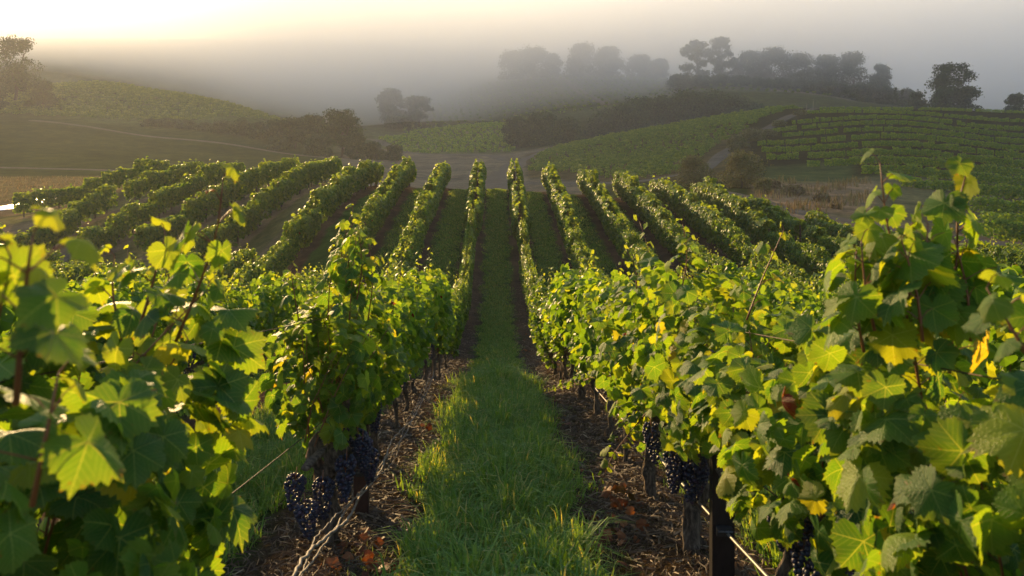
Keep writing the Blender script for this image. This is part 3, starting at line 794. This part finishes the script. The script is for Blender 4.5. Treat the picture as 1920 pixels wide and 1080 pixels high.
hero(-1.02, 4.9, 13, "grapevine with heavy dark grape bunches left of the aisle, before the rusty post", lod=2, nshoot=15, nfill=470, size=.062, L=.95, H=1.50, W=.21, bottom=.78, thick=1.6, twin=True, wild=.1,
     clusters=[(-.12, -.35, .60), (.02, -.28, .55), (.14, -.22, .66), (.22, -.1, .72), (.10, -.05, .58), (.16, .06, .70), (-.05, -.42, .48), (.24, .02, .60), (.06, .1, .8)],
     shoots=[([(645, 560, 4.7), (655, 480, 4.7), (662, 392, 4.7)], .055, 0), ([(668, 570, 4.6), (680, 500, 4.6), (672, 425, 4.6)], .05, 0), ([(640, 540, 4.8), (640, 470, 4.8), (655, 410, 4.8)], .05, 0), ([(690, 600, 4.7), (700, 530, 4.7), (692, 460, 4.7)], .06, 0), ([(615, 600, 4.8), (618, 530, 4.8), (630, 470, 4.8)], .06, 0), ([(655, 600, 4.6), (660, 520, 4.6), (668, 440, 4.6)], .062, 0), ([(640, 600, 5.0), (648, 520, 5.0), (645, 450, 5.0)], .06, 0), ([(560, 600, 4.7), (550, 540, 4.7), (545, 505, 4.7)], .055, 0)])
hero(-1.10, 6.0, 14, "grapevine behind the rusty post left of the aisle, pale cord across its trunk", lod=1, nshoot=14, nfill=470, size=.064, L=1.2, H=1.55, W=.27, thick=1.3, wild=.1,
     clusters=[(.1, -.2, .72), (.15, .15, .70), (.05, .3, .76)])
hero(1.32, 1.25, 15, "closest grapevine at the right edge with large shaded leaves", nshoot=9, nfill=300, size=.072, lean=-.06, L=1.0, H=1.34, wild=0,
     shoots=[([(1960, 720, 1.5), (1900, 620, 1.5), (1850, 540, 1.5)], .058, 0)])
hero(1.22, 2.2, 16, "grapevine with two tall red-stemmed shoots standing above the right row", nshoot=12, nfill=400, size=.072, lean=-.05, L=1.0, H=1.42, W=.26, wild=0, yg=.3,
     shoots=[([(1730, 760, 2.1), (1710, 640, 2.1), (1682, 500, 2.1), (1662, 420, 2.1), (1650, 305, 2.1)], .074, 0), ([(1760, 620, 2.15), (1800, 480, 2.15), (1790, 400, 2.15), (1812, 325, 2.15)], .076, 0), ([(1690, 700, 2.15), (1660, 600, 2.15), (1640, 500, 2.15), (1630, 420, 2.15)], .078, 0), ([(1780, 700, 2.2), (1790, 600, 2.2), (1770, 500, 2.2)], .08, 0), ([(1660, 640, 2.25), (1690, 540, 2.25), (1700, 430, 2.25)], .078, 0), ([(1620, 660, 2.1), (1600, 560, 2.1), (1606, 470, 2.1)], .075, 0), ([(1820, 640, 2.1), (1815, 540, 2.1), (1790, 450, 2.1)], .076, 0), ([(1730, 640, 1.95), (1720, 540, 1.95), (1690, 450, 1.95)], .07, 0), ([(1700, 560, 2.0), (1740, 480, 2.0), (1740, 420, 2.0)], .076, 0), ([(1640, 620, 2.0), (1620, 540, 2.0), (1615, 450, 2.0)], .07, 0), ([(1700, 620, 2.3), (1740, 520, 2.3), (1770, 440, 2.3)], .07, 0)])
hero(1.22, 3.35, 17, "grapevine right of the black post with a reddening leaf and dark bunches", nshoot=14, nfill=470, size=.066, lean=-.03, L=1.2, H=1.38, W=.28, bottom=.80, thick=1.3, wild=.05,
     clusters=[(-.10, -.2, .80), (-.02, -.24, .76), (.06, -.2, .68), (.12, -.12, .74), (.0, -.34, .62), (.1, -.36, .70), (-.14, .2, .8)],
     shoots=[([(1400, 600, 3.6), (1430, 520, 3.6), (1470, 430, 3.6)], .046, 0), ([(1520, 700, 3.3), (1500, 800, 3.2), (1440, 880, 3.2)], .05, 1)])
hero(1.18, 4.75, 18, "thick-trunked grapevine left of the black post with bunches hanging beside the trunk", lod=2, nshoot=15, nfill=470, size=.062, L=1.25, H=1.70, W=.27, bottom=.80, thick=1.6, twin=True, wild=.15,
     clusters=[(-.20, -.3, .78), (-.14, -.26, .80), (-.08, -.34, .74), (-.16, -.22, .66), (-.05, -.30, .68), (-.24, .1, .76), (.1, -.5, .7)],
     shoots=[([(1275, 560, 4.5), (1290, 480, 4.5), (1280, 420, 4.5)], .05, 0), ([(1240, 740, 5.2), (1190, 800, 5.3), (1150, 850, 5.4), (1120, 920, 5.5)], .046, 0)])
hero(1.15, 5.9, 19, "grapevine with a low trailing shoot above the withered leaves, right row", lod=1, nshoot=14, nfill=470, size=.064, L=1.25, H=1.62, W=.28, wild=.2, thick=1.3,
     clusters=[(-.1, -.2, .72), (-.12, .15, .70)],
     shoots=[([(1130, 700, 7.0), (1080, 720, 7.6), (1020, 738, 8.2)], .035, 0)])

# posts ---------------------------------------------------------------------
def post(x, y, h, mat, label, r=.045, clip=True, tilt=0):
    z = float(hgt(x, y)); root = bpy.data.objects.new("trellis_post", None); COL.objects.link(root); root.location = (x, y, z)
    root.rotation_euler = (0, tilt, R.uniform(-.2, .2)); tag(root, label, "post", "steel trellis posts along the rows")
    b = Buf(); t = .006
    b.box((0, 0, h / 2 - .2), (r, t, h / 2 + .2)); b.box((-r + t, r * .55 + t + .001, h / 2 - .2), (t, r * .55, h / 2 + .2)); b.box((r - t, r * .55 + t + .001, h / 2 - .2), (t, r * .55, h / 2 + .2))
    link("channel", b.mesh("channel", [mat]), root)
    if clip:
        for zc in (.37, .8):
            c = Buf(); c.box((0, -.022, zc), (r * .7, .014, .022)); tube(c, [(-.03, -.03, zc), (0, -.05, zc + .01), (.04, -.03, zc)], .008, 6)
            link("wire_clip", c.mesh("wire_clip", [M_BLACKHOSE]), root)
    return root
post(-.93, 5.5, 1.3, M_RUST, "rusty steel trellis post beside the dark grape bunches on the left row", .05)
post(1.19, 4.2, 1.3, M_BLACKSTEEL, "black steel trellis post with wire clip in the right foreground row", .058)
pm = None
for ri, (rname, pts) in enumerate(ROWS):
    Q = resample(soft(pts, 1.0, 4), 1.2)
    idx = list(range(5, len(Q) - 2, 6)) + [len(Q) - 1]
    cnt = 0
    for k in idx:
        x, y = Q[k]; y += .6
        if not (-40 < CX + FP * x / y < 1960): continue
        cnt += 1
        lab = "slim steel post, %s in the %s" % ("last" if k == len(Q) - 1 else ordw(cnt), rname)
        if pm is None:
            ro = post(x, y, 1.45, M_RUST, lab, .03, clip=False); pm = ro.children[0].data
        else:
            ro = bpy.data.objects.new("trellis_post", None); COL.objects.link(ro); ro.location = (x, y, float(hgt(x, y)))
            tag(ro, lab, "post", "steel trellis posts along the rows"); link("channel", pm, ro)

# wires, hoses and cords ------------------------------------------------------
def line_thing(name, P, r, mat, label, cat, k=6):
    b = Buf(); tube(b, P, r, k); tag(link(name, b.mesh(name, [mat], True)), label, cat)
def along(x, y0, y1, h, sag=.02, step=.5, dx=0.0):
    y = np.arange(y0, y1, step); return np.stack([x + dx + 0 * y, y, hgt(x, y) + h - sag * np.abs(np.sin(y * .52))], 1)
line_thing("drip_hose", along(1.20, 1.0, 50, .375), .008, M_WIRE, "pale irrigation hose strung low along the right-hand row", "hose")
line_thing("trellis_wire", along(1.235, 1.0, 50, .35, .035), .006, M_WIRE, "grey wire sagging beside the hose of the right-hand row", "wire")
line_thing("trellis_wire", along(1.15, 1.0, 51, .80), .0025, M_RUST, "thin wire carrying the cordons of the right-hand row", "wire")
line_thing("trellis_wire", along(-1.10, 1.0, 51, .80), .0025, M_RUST, "thin wire carrying the cordons of the left-hand row", "wire")
line_thing("trellis_wire", along(-1.10, 1.0, 51, 1.45), .002, M_RUST, "top foliage wire of the row left of the aisle", "wire")
line_thing("trellis_wire", along(1.15, 1.0, 51, 1.45), .002, M_RUST, "top foliage wire of the row right of the aisle", "wire")
C = np.array([pt(500, 1180, 2.9), pt(545, 1085, 3.3), pt(590, 1020, 3.8), pt(640, 972, 4.25), pt(665, 945, 4.7), pt(700, 905, 5.3), pt(722, 876, 5.8), pt(745, 820, 6.6), pt(785, 755, 7.8), pt(815, 700, 9.0)])
Cs = soft(C, .05, 8); n_ = len(Cs); tt_ = np.arange(n_) * .35
for q, (rr, lb) in enumerate(((.008, "thicker pale dead cane twisted along the foot of the left row"), (.0055, "thinner pale dead cane wound round the thicker one, left row"), (.004, "darker thin strand hanging loose beside the pale twisted canes"))):
    P = Cs + np.stack([.012 * np.cos(tt_ * .6 + q * 2.1) + .03 * np.sin(tt_ * .23 + q), 0 * tt_, .012 * np.sin(tt_ * .6 + q * 2.1) + .02 * np.sin(tt_ * .31 + q * 2)], 1) + R.normal(0, .003, (n_, 3))
    line_thing("dead_cane", P, rr * np.linspace(1, .45, n_), M_PALECANE, lb, "cane")

# ------------------------------------------------------------------ grass, straw, litter
def blades(b, x, y, h, w, lean, rng, tint):
    n = len(x); a = rng.uniform(0, 6.283, n); z = hgt(x, y) + .0
    dx, dy = np.cos(a), np.sin(a); px_, py_ = -dy, dx
    l1 = h * lean * .25; l2 = h * lean
    base = np.stack([x, y, z - .02], 1); wv = np.stack([px_, py_, 0 * px_], 1) * (w / 2)[:, None]; dv = np.stack([dx, dy, 0 * dx], 1)
    up_ = np.array([0, 0, 1.0])
    m1 = base + dv * l1[:, None] + up_ * (h * .5)[:, None]; m2 = base + dv * (l2 * .62)[:, None] + up_ * (h * .85)[:, None]; tip = base + dv * (l2 * 1.25)[:, None] + up_ * (h * (1.02 - .3 * lean))[:, None]
    V = np.stack([base - wv, base + wv, m1 + wv * .9, m1 - wv * .9, m2 + wv * .6, m2 - wv * .6, tip], 1)
    f = np.array([0, 1, 2, 3, 3, 2, 4, 5, 5, 4, 6]); s = np.array([4, 4, 3])
    L = (f[None] + (np.arange(n) * 7)[:, None]).ravel()
    b.add(V.reshape(-1, 3), L, np.tile(s, n), att=np.repeat(tint, 7))
def aisle_grass(b, c, d0, d1, dens, hh, ww, half=.55, rng=R):
    n = int(dens * (d1 - d0) * 2.6 * half); y = rng.uniform(d0, d1, n)
    x = rng.normal(0, .62, n) * half; keep = np.abs(x) < half * (1.0 + .22 * np.sin(y * 2.1) + .15 * np.sin(y * 5.3)) ; x, y = x[keep], y[keep]
    n = len(x); X = c + x
    tuft = .75 + .35 * np.sin(X * 9 + 1.3 * np.sin(y * 4)) * np.sin(y * 6.1 + X * 3)
    h = hh * tuft * rng.uniform(.45, 1.25, n) * (1 - .35 * np.abs(x) / half)
    blades(b, X, y, h, ww * rng.uniform(.7, 1.3, n), rng.uniform(.1, .95, n), rng, np.where(rng.random(n) < .04, .5, 0))
b = Buf(); rg = np.random.default_rng(77)
aisle_grass(b, .02, .8, 12.6, 2400, .37, .012, .62, rg); aisle_grass(b, .02, .8, 12.6, 1500, .20, .009, .66, rg)
aisle_grass(b, .02, 12.0, 13.2, 3500, .26, .010, .56, rg)
aisle_grass(b, .02, 12.6, 28, 1700, .15, .015, .62, rg)
aisle_grass(b, .02, 28, 52, 900, .14, .026, .62, rg)
for c in (-2.2, 2.25):
    aisle_grass(b, c, 1.5, 12, 1800, .28, .010, .75, rg); aisle_grass(b, c, 12, 50, 600, .14, .026, .66, rg)
for c in (-4.4, 4.45, 6.65, -6.6):
    aisle_grass(b, c, 6 if c > 0 else 5, 49, 240, .14, .03, .62, rg)
tag(link("grass", b.mesh("grass", [M_GRASS])), "fresh green grass strips growing in the aisles between the vine rows", "grass", kind="stuff")
# straw and twigs on the bare earth under the vines
b = Buf(); rg = np.random.default_rng(78)
def straw(b, xc_, d0, d1, n, wid, ln, w):
    x = xc_ + rg.uniform(-wid, wid, n); y = d0 + (d1 - d0) * rg.random(n) ** 1.4; a = rg.uniform(0, 6.283, n); l = ln * rg.uniform(.3, 1.4, n); k = rg.normal(0, .5, n)
    z = hgt(x, y) + .07 * np.exp(-((x - np.sign(x) * 1.12) / .35) ** 2)
    V = []
    for t in (-.5, 0, .5):
        aa = a + k * t; cx_ = x + l * t * np.cos(aa); cy_ = y + l * t * np.sin(aa); zz = z + .008 + .018 * rg.random(n) + (.02 if t == 0 else 0)
        V += [np.stack([cx_ - np.sin(aa) * w, cy_ + np.cos(aa) * w, zz], 1), np.stack([cx_ + np.sin(aa) * w, cy_ - np.cos(aa) * w, zz + .004], 1)]
    V = np.stack(V, 1); f = np.array([0, 1, 3, 2, 2, 3, 5, 4])
    b.add(V.reshape(-1, 3), (f[None] + (np.arange(n) * 6)[:, None]).ravel(), np.full(2 * n, 4))
for s in (-1, 1):
    straw(b, s * .92, 3, 13, 5200, .38, .13, .0022); straw(b, s * .92, 5, 32, 3500, .38, .2, .006); straw(b, s * 1.2, 3, 12, 2500, .4, .12, .003)
tag(link("straw_mulch", b.mesh("straw_mulch", [M_STRAW])), "dry straw and twigs scattered on the bare earth under the vines", "straw", kind="stuff")
b = Buf()
def litter(n, x, y, sx, sy, size, lift=.015, stand=.3):
    P = np.stack([rg.normal(x, sx, n), rg.normal(y, sy, n)], 1); z = hgt(P[:, 0], P[:, 1]) + .05 + rg.uniform(0, lift, n)
    N = np.stack([rg.normal(0, stand, n), rg.normal(0, stand, n) - stand * .5, np.ones(n)], 1)
    put_leaves(b, 2 if y < 8 else 1, np.column_stack([P, z]), N, rg.normal(0, 1, (n, 3)) + np.array([0, 0, .3]), size * rg.uniform(.6, 1.1, n), np.zeros(n), rg)
litter(14, .90, 5.75, .07, .12, .062, .16, 1.1); litter(10, .88, 5.2, .12, .16, .055, .06, .9); litter(9, .72, 4.7, .14, .2, .05, .04, .8)
litter(14, -.83, 4.75, .12, .2, .06, .05, .9); litter(8, -.7, 4.3, .1, .3, .05, .05, .8); litter(5, -.75, 8.6, .1, .2, .05, .05, .8); litter(6, .8, 9.0, .1, .3, .05, .05, .8)
litter(60, -.85, 8.5, .2, 3, .035, .02, .5); litter(60, .9, 8.5, .2, 3, .035, .02, .5); litter(60, 0.95, 16, .2, 4, .04, .02, .5)
tag(link("fallen_leaves", b.mesh("fallen_leaves", [M_DEADLEAF])), "curled brown fallen vine leaves lying on the earth beside the rows", "leaves", kind="stuff")
b = Buf()
for x, y, r_, n in ((-.72, 8.9, .22, 500), (-.8, 6.8, .12, 160), (.82, 7.3, .2, 420), (.8, 9.8, .22, 400), (.85, 12.5, .25, 400), (.62, 4.6, .2, 260), (-.8, 4.6, .15, 160), (.9, 3.9, .2, 260), (-.8, 11.5, .2, 300), (1.6, 5.5, .3, 200), (.75, 5.4, .12, 150)):
    blades(b, rg.normal(x, r_ * .5, n), rg.normal(y, r_ * .9, n), rg.uniform(.04, .13, n), rg.uniform(.003, .006, n), rg.uniform(.4, 1.2, n), rg, np.full(n, .95))
tag(link("weeds", b.mesh("weeds", [M_GRASS])), "small grey-green weed tufts on the earth at the feet of the vines", "weeds", kind="stuff")
# dry grass on the verge right of the rows and on the left bank
b = Buf(); n = 3200
px_ = rg.uniform(1415, 1640, n); d_ = rg.uniform(60, 93, n); x_ = (px_ - CX) * d_ / FP
cl_ = np.sin(x_ * 1.1) * np.sin(d_ * .7 + x_ * .3) > .15
x_, d_ = x_[cl_], d_[cl_]; n = len(x_)
blades(b, x_, d_, rg.uniform(.2, .95, n), rg.uniform(.04, .09, n), rg.uniform(.1, .7, n), rg, np.zeros(n))
n = 5000; px_ = rg.uniform(-200, 270, n); d_ = rg.uniform(77, 103, n); x_ = (px_ - CX) * d_ / FP
blades(b, x_, d_, rg.uniform(.05, .35, n), rg.uniform(.04, .1, n), rg.uniform(.1, .7, n), rg, np.zeros(n))
M_DRYGRASS = leaf_material("dry_grass", [(0, (.10, .075, .04)), (.6, (.18, .135, .075)), (1, (.27, .21, .12))], detail=False, trans_gain=1.0, tfac=.3, rough=.7)
tag(link("dry_grass", b.mesh("dry_grass", [M_DRYGRASS])), "straw-coloured dry grass on the verges beyond the vine rows", "grass", kind="stuff")

# ------------------------------------------------------------------ trees
def tree(px, d, ytop, wpx, kind, label, cat="tree", name="tree", group=None, n=None, leaf=None, mat=None, seed=0, sink=.3):
    rg = np.random.default_rng(seed + int(px * 7 + d * 13)); p = at(px, d)
    h = p[2] * 0 + (yscreen(px, d) - ytop) * d / FP; w = wpx * d / FP; h = max(h, w * .35)
    root = bpy.data.objects.new(name, None); COL.objects.link(root); root.location = p; tag(root, label, cat, group)
    lobes = []; tr = Buf()
    base = {"round": .22, "airy": .16, "mass": .0, "cone": .05, "shrub": .0}[kind]
    nl = {"round": 46, "airy": 70, "mass": 38, "cone": 16, "shrub": 34}[kind]
    for i in range(nl):
        f = rg.random(); z = base + (1 - base) * f
        if kind == "cone": prof = max(.12, 1 - f) ; rr = .10 + .14 * (1 - f)
        elif kind in ("mass", "shrub"): prof = math.sqrt(max(0, 1 - f ** 2.2)); rr = rg.uniform(.10, .25)
        elif kind == "airy": prof = math.sin(math.pi * (.30 + .62 * f)) ; rr = rg.uniform(.06, .13)
        else: prof = math.sin(math.pi * (.20 + .62 * f)) ; rr = rg.uniform(.09, .21)
        a = rg.uniform(0, 6.283); q = prof * rg.uniform(.35, 1.0) * (.5 - rr * .55)
        rad = rr * w * (1 if kind != "cone" else 1)
        zz = min(z * h, h - rad * .75)
        lobes.append((np.array([q * 2 * w * .5 * 1.9 * math.cos(a) * .55, q * 2 * w * .5 * 1.9 * math.sin(a) * .55, zz]), rad))
    lobes.append((np.array([rg.uniform(-.08, .08) * w, 0, h - .16 * w]), .16 * w))
    area = sum(4 * math.pi * r_ * r_ for _, r_ in lobes)
    if leaf is None: leaf = max(.16, d * .0011)
    if n is None: n = int(min(9000, max(500, area / (leaf * leaf) * (.40 if kind == "airy" else .50))))
    vol = np.array([r_ ** 2 for _, r_ in lobes]); which = rg.choice(len(lobes), n, p=vol / vol.sum())
    dr = nrm(rg.normal(size=(n, 3))); rad = np.array([r_ for _, r_ in lobes])[which]; cc = np.array([c for c, _ in lobes])[which]
    lump = 1 + .22 * np.sin(dr[:, 0] * 5 + which) * np.sin(dr[:, 2] * 6 + which * 2.0)
    P = cc + dr * (rad * lump * (rg.uniform(.5, 1.02, n) + (rg.random(n) < .18) * rg.uniform(0, .38, n)))[:, None] * np.array([1, 1, .82])
    P[:, 2] = np.maximum(P[:, 2], .05 * h * (kind in ("round", "airy")) + leaf * .3)
    b = Buf(); put_leaves(b, 0, P, dr + rg.normal(0, .55, (n, 3)), rg.normal(size=(n, 3)) + np.array([0, 0, -.5]), leaf * rg.uniform(.5, 1.3, n), np.where(rg.random(n) < .2, rg.uniform(0, .25, n), 0), rg)
    link("crown", b.mesh("crown", [mat or M_TREELEAF]), root)
    tr_h = h * (.55 if kind in ("round", "airy") else .4); r0 = max(.06, h * .022)
    t = np.linspace(0, 1, 6); tube(tr, np.stack([.03 * h * np.sin(t * 3), .02 * h * np.sin(t * 4), -sink + (tr_h + sink) * t], 1), r0 * (1.25 - .7 * t), 7)
    for c, r_ in lobes[:10 if kind in ("round", "airy") else 5]:
        s0 = np.array([.02 * h, .01 * h, tr_h * rg.uniform(.45, .95)]); mid = (s0 + c) / 2 + np.array([0, 0, -.04 * h])
        tube(tr, [s0, mid, c], [r0 * .5, r0 * .32, r0 * .12], 5)
    link("trunk", tr.mesh("trunk", [M_TREEBARK], True), root)
tree(26, 262, 70, 100, "round", "tall dark broadleaf tree on the crest at the left margin")
tree(78, 256, 150, 60, "mass", "low dark bush at the foot of the tall left-margin tree", "bush", "bush")
tree(-10, 250, 158, 60, "mass", "dark bush cut off by the left margin under the tall tree", "bush", "bush")
g_ = "trees along the hedge line below the left hill vineyard"
for i, (px, yt, w, d) in enumerate(((285, 232, 40, 236), (318, 226, 46, 236), (352, 226, 44, 234), (386, 230, 42, 230), (418, 226, 46, 226), (452, 224, 46, 222), (486, 228, 44, 220))):
    tree(px, d, yt, w, "mass", "%s dark small tree from the left in the hedge line below the hill vineyard" % ordw(i + 1), group=g_)
g_ = "trees of the clump at the end of the left hill"
for px, yt, w, d, k, lb in ((520, 224, 56, 216, "round", "leftmost tree of the clump at the end of the left hill"), (553, 220, 58, 214, "round", "flat-topped tree second from the left in the left-hill clump"), (588, 216, 62, 210, "round", "broad tree left of the tallest one in the left-hill clump"), (640, 204, 84, 205, "round", "tallest rounded tree of the clump at the end of the left hill"), (598, 252, 66, 196, "mass", "low dark bush in front of the left-hill tree clump"), (668, 246, 46, 200, "mass", "bush at the foot of the tallest left-hill tree"), (700, 266, 40, 205, "mass", "small bush right of the left-hill clump, beside the track"), (738, 272, 44, 210, "mass", "low bush at the edge of the bare dirt field"), (520, 258, 40, 200, "mass", "dark bush under the leftmost clump tree")):
    tree(px, d, yt, w, k, lb, "bush" if "bush" in lb else "tree", "bush" if "bush" in lb else "tree", group=g_)
g_ = "hazy trees in the middle valley"
for px, yt, w, d, lb in ((735, 166, 62, 432, "tallest hazy tree on the slope left of the middle valley"), (785, 180, 54, 430, "hazy tree right of the tallest valley-slope tree"), (745, 218, 60, 420, "low hazy tree left of the bright vineyard patch")):
    tree(px, d, yt, w, "round", lb, group=g_)
for px, yt, w, d, lb in ((968, 218, 66, 298, "left tree of the dark group beside the bright vineyard patch"), (1015, 210, 84, 300, "middle tree of the dark group beside the bright vineyard patch"), (1062, 220, 66, 308, "right tree of the dark group beside the bright vineyard patch")):
    tree(px, d, yt, w, "mass", lb, group="dark tree group right of the bright patch")
g_ = "trees of the dark wood behind the low knoll"
for i, (px, yt, w, d) in enumerate(((1122, 218, 60, 334), (1150, 202, 80, 345), (1180, 196, 80, 340), (1205, 184, 90, 350), (1250, 180, 90, 352), (1292, 170, 100, 352), (1338, 170, 96, 350), (1372, 180, 80, 345), (1402, 196, 60, 340))):
    tree(px, d, yt, w, "mass", "%s tree from the left in the dark wood behind the low knoll" % ordw(i + 1), group=g_)
g_ = "foggy trees on the ridge"
RID = [(965, 96, 70, 490, "mass"), (1000, 90, 80, 486, "mass"), (1035, 100, 44, 484, "mass"), (1092, 82, 74, 482, "mass"), (1140, 88, 66, 480, "mass"), (1200, 104, 56, 478, "mass"), (1236, 110, 44, 476, "mass"),
       (1306, 72, 72, 424, "airy"), (1352, 70, 66, 424, "airy"), (1402, 96, 70, 422, "mass"), (1450, 90, 80, 420, "mass"), (1500, 100, 76, 418, "mass"), (1548, 102, 70, 416, "mass"), (1598, 98, 76, 414, "mass"), (1648, 120, 50, 412, "mass")]
for i, (px, yt, w, d, k) in enumerate(RID):
    tree(px, d, yt, w, k, ("tall airy foggy tree, %s of the two on the ridge" % ("left" if px < 1330 else "right")) if k == "airy" else "foggy ridge tree, %s from the left along the skyline" % ordw(i + 1), group=g_)
for i, px in enumerate(range(1275, 1730, 38)):
    tree(px, 408, np.interp(px, [1275, 1500, 1730], [140, 150, 170]), 52, "mass", "%s bush from the left in the long hedge under the ridge trees" % ordw(i + 1), "bush", "bush", group="bushes of the long hedge under the ridge trees")
tree(1679, 395, 164, 16, "cone", "small pointed conifer left of the lone ridge tree", "conifer", "conifer_tree")
tree(1692, 393, 168, 14, "cone", "smallest pointed conifer between hedge and lone tree", "conifer", "conifer_tree")
tree(1735, 320, 157, 10, "cone", "slender dark cypress standing left of the lone tree", "cypress", "cypress_tree")
tree(1784, 300, 118, 84, "round", "lone dark dense tree on the skyline above the right hill")
tree(1768, 292, 168, 60, "mass", "rounded bush at the left foot of the lone skyline tree", "bush", "bush")
tree(1815, 296, 162, 56, "mass", "rounded bush at the right foot of the lone skyline tree", "bush", "bush")
tree(1905, 305, 176, 50, "mass", "dark bush at the right margin above the hill vineyard", "bush", "bush")
tree(1720, 310, 172, 50, "mass", "low dark bush left of the slender cypress", "bush", "bush")
tree(1302, 92, 290, 74, "shrub", "rounded olive-green shrub beyond the vine rows, left of its bigger neighbour", "shrub", "shrub", leaf=.10, n=5000, mat=M_SCRUBLEAF)
tree(1390, 82, 284, 88, "shrub", "bigger olive-green shrub tree beyond the right-hand vine rows", "shrub", "shrub", leaf=.10, n=6000, mat=M_SCRUBLEAF)
tree(1432, 76, 334, 40, "shrub", "small dark shrub beside the bigger olive-green one", "shrub", "shrub", leaf=.09, n=1500, mat=M_SCRUBLEAF)
for i, (px, yt, w, d) in enumerate(((1385, 252, 44, 150), (1412, 243, 50, 160), (1440, 246, 40, 164), (1378, 268, 30, 142), (1500, 216, 26, 188), (1460, 232, 30, 176))):
    tree(px, d, yt, w, "shrub", "dry pale scrub bush beside the hill track, %s of six" % ("largest,second,third,fourth,highest up,fifth".split(",")[i]), "bush", "scrub_bush", leaf=.16, mat=M_SCRUBLEAF, group="scrub beside the hill track")
for i, (px, yt, w, d) in enumerate(((1485, 350, 46, 78), (1540, 362, 36, 72), (1452, 338, 30, 84), (1568, 385, 26, 66))):
    tree(px, d, yt, w, "shrub", "straw-coloured dry bush on the right verge, %s from the left" % ordw((2, 3, 1, 4)[i]), "bush", "dry_bush", leaf=.12, mat=M_DRYGRASS, group="dry bushes on the right verge")
for px, d, yt, lb in ((1512, 197, 194, "shorter thin wooden pole on top of the knoll"), (1525, 199, 186, "taller thin wooden pole on top of the knoll")):
    p = at(px, d); h = (yscreen(px, d) - yt) * d / FP; bb = Buf(); tube(bb, [(0, 0, -.3), (0, 0, h * .6), (.02, 0, h)], [.11, .1, .09], 7); o = link("pole", bb.mesh("pole", [M_WOOD]), None, p); tag(o, lb, "pole")

# ------------------------------------------------------------------ haze
def air(name, density, aniso, color):
    m, nt, out = mat_new(name); g = G(nt)
    v = g.n("ShaderNodeVolumePrincipled"); v.inputs["Color"].default_value = (*color, 1); v.inputs["Density"].default_value = density; v.inputs["Anisotropy"].default_value = aniso
    g.l(v.outputs[0], out.inputs["Volume"]); return m
hb = Buf(); hb.box((0, 470, 39), (930, 486, 55))
tag(link("haze", hb.mesh("haze", [air("haze_air", .00036, .40, (.92, .94, 1.0))])), "thin morning mist filling the valley", "haze", kind="stuff")
# the thick low cloud lying on the far ridge: its front leans out so that it thins towards its foot
xs_ = np.linspace(-920, 920, 93); prof = [(455, 66), (505, 30), (545, 2), (935, 2), (935, 93), (455, 93)]
V = []
for x in xs_:
    wv = 12 * math.sin(x / 61.0) + 8 * math.sin(x / 27.0 + 1.3) - 135 * float(sstep(-300, -20, x)) + 12 * float(sstep(90, 200, x))
    for k, (d, z) in enumerate(prof):
        V.append((x, d + (wv if k < 3 or k == 5 else 0), z + (5 * math.sin(x / 43.0 + k) if k < 3 else 0)))
V = np.array(V); K = 6; q = []
for i in range(len(xs_) - 1):
    for k in range(K): q.append([i * K + k, i * K + (k + 1) % K, (i + 1) * K + (k + 1) % K, (i + 1) * K + k])
fb = Buf(); q = np.array(q)[:, ::-1]
fb.add(V, np.concatenate([q.ravel(), np.arange(K), (len(xs_) - 1) * K + np.arange(K)[::-1]]), np.concatenate([np.full(len(q), 4), [K, K]]))
fm = fb.mesh("fog_bank", [air("fog_air", .0135, .52, (.92, .96, 1.0))])
bm = bmesh.new(); bm.from_mesh(fm); bmesh.ops.recalc_face_normals(bm, faces=bm.faces[:]); bm.to_mesh(fm); bm.free()
tag(link("haze", fm), "thick fog bank swallowing the top of the far hill", "fog", kind="stuff")
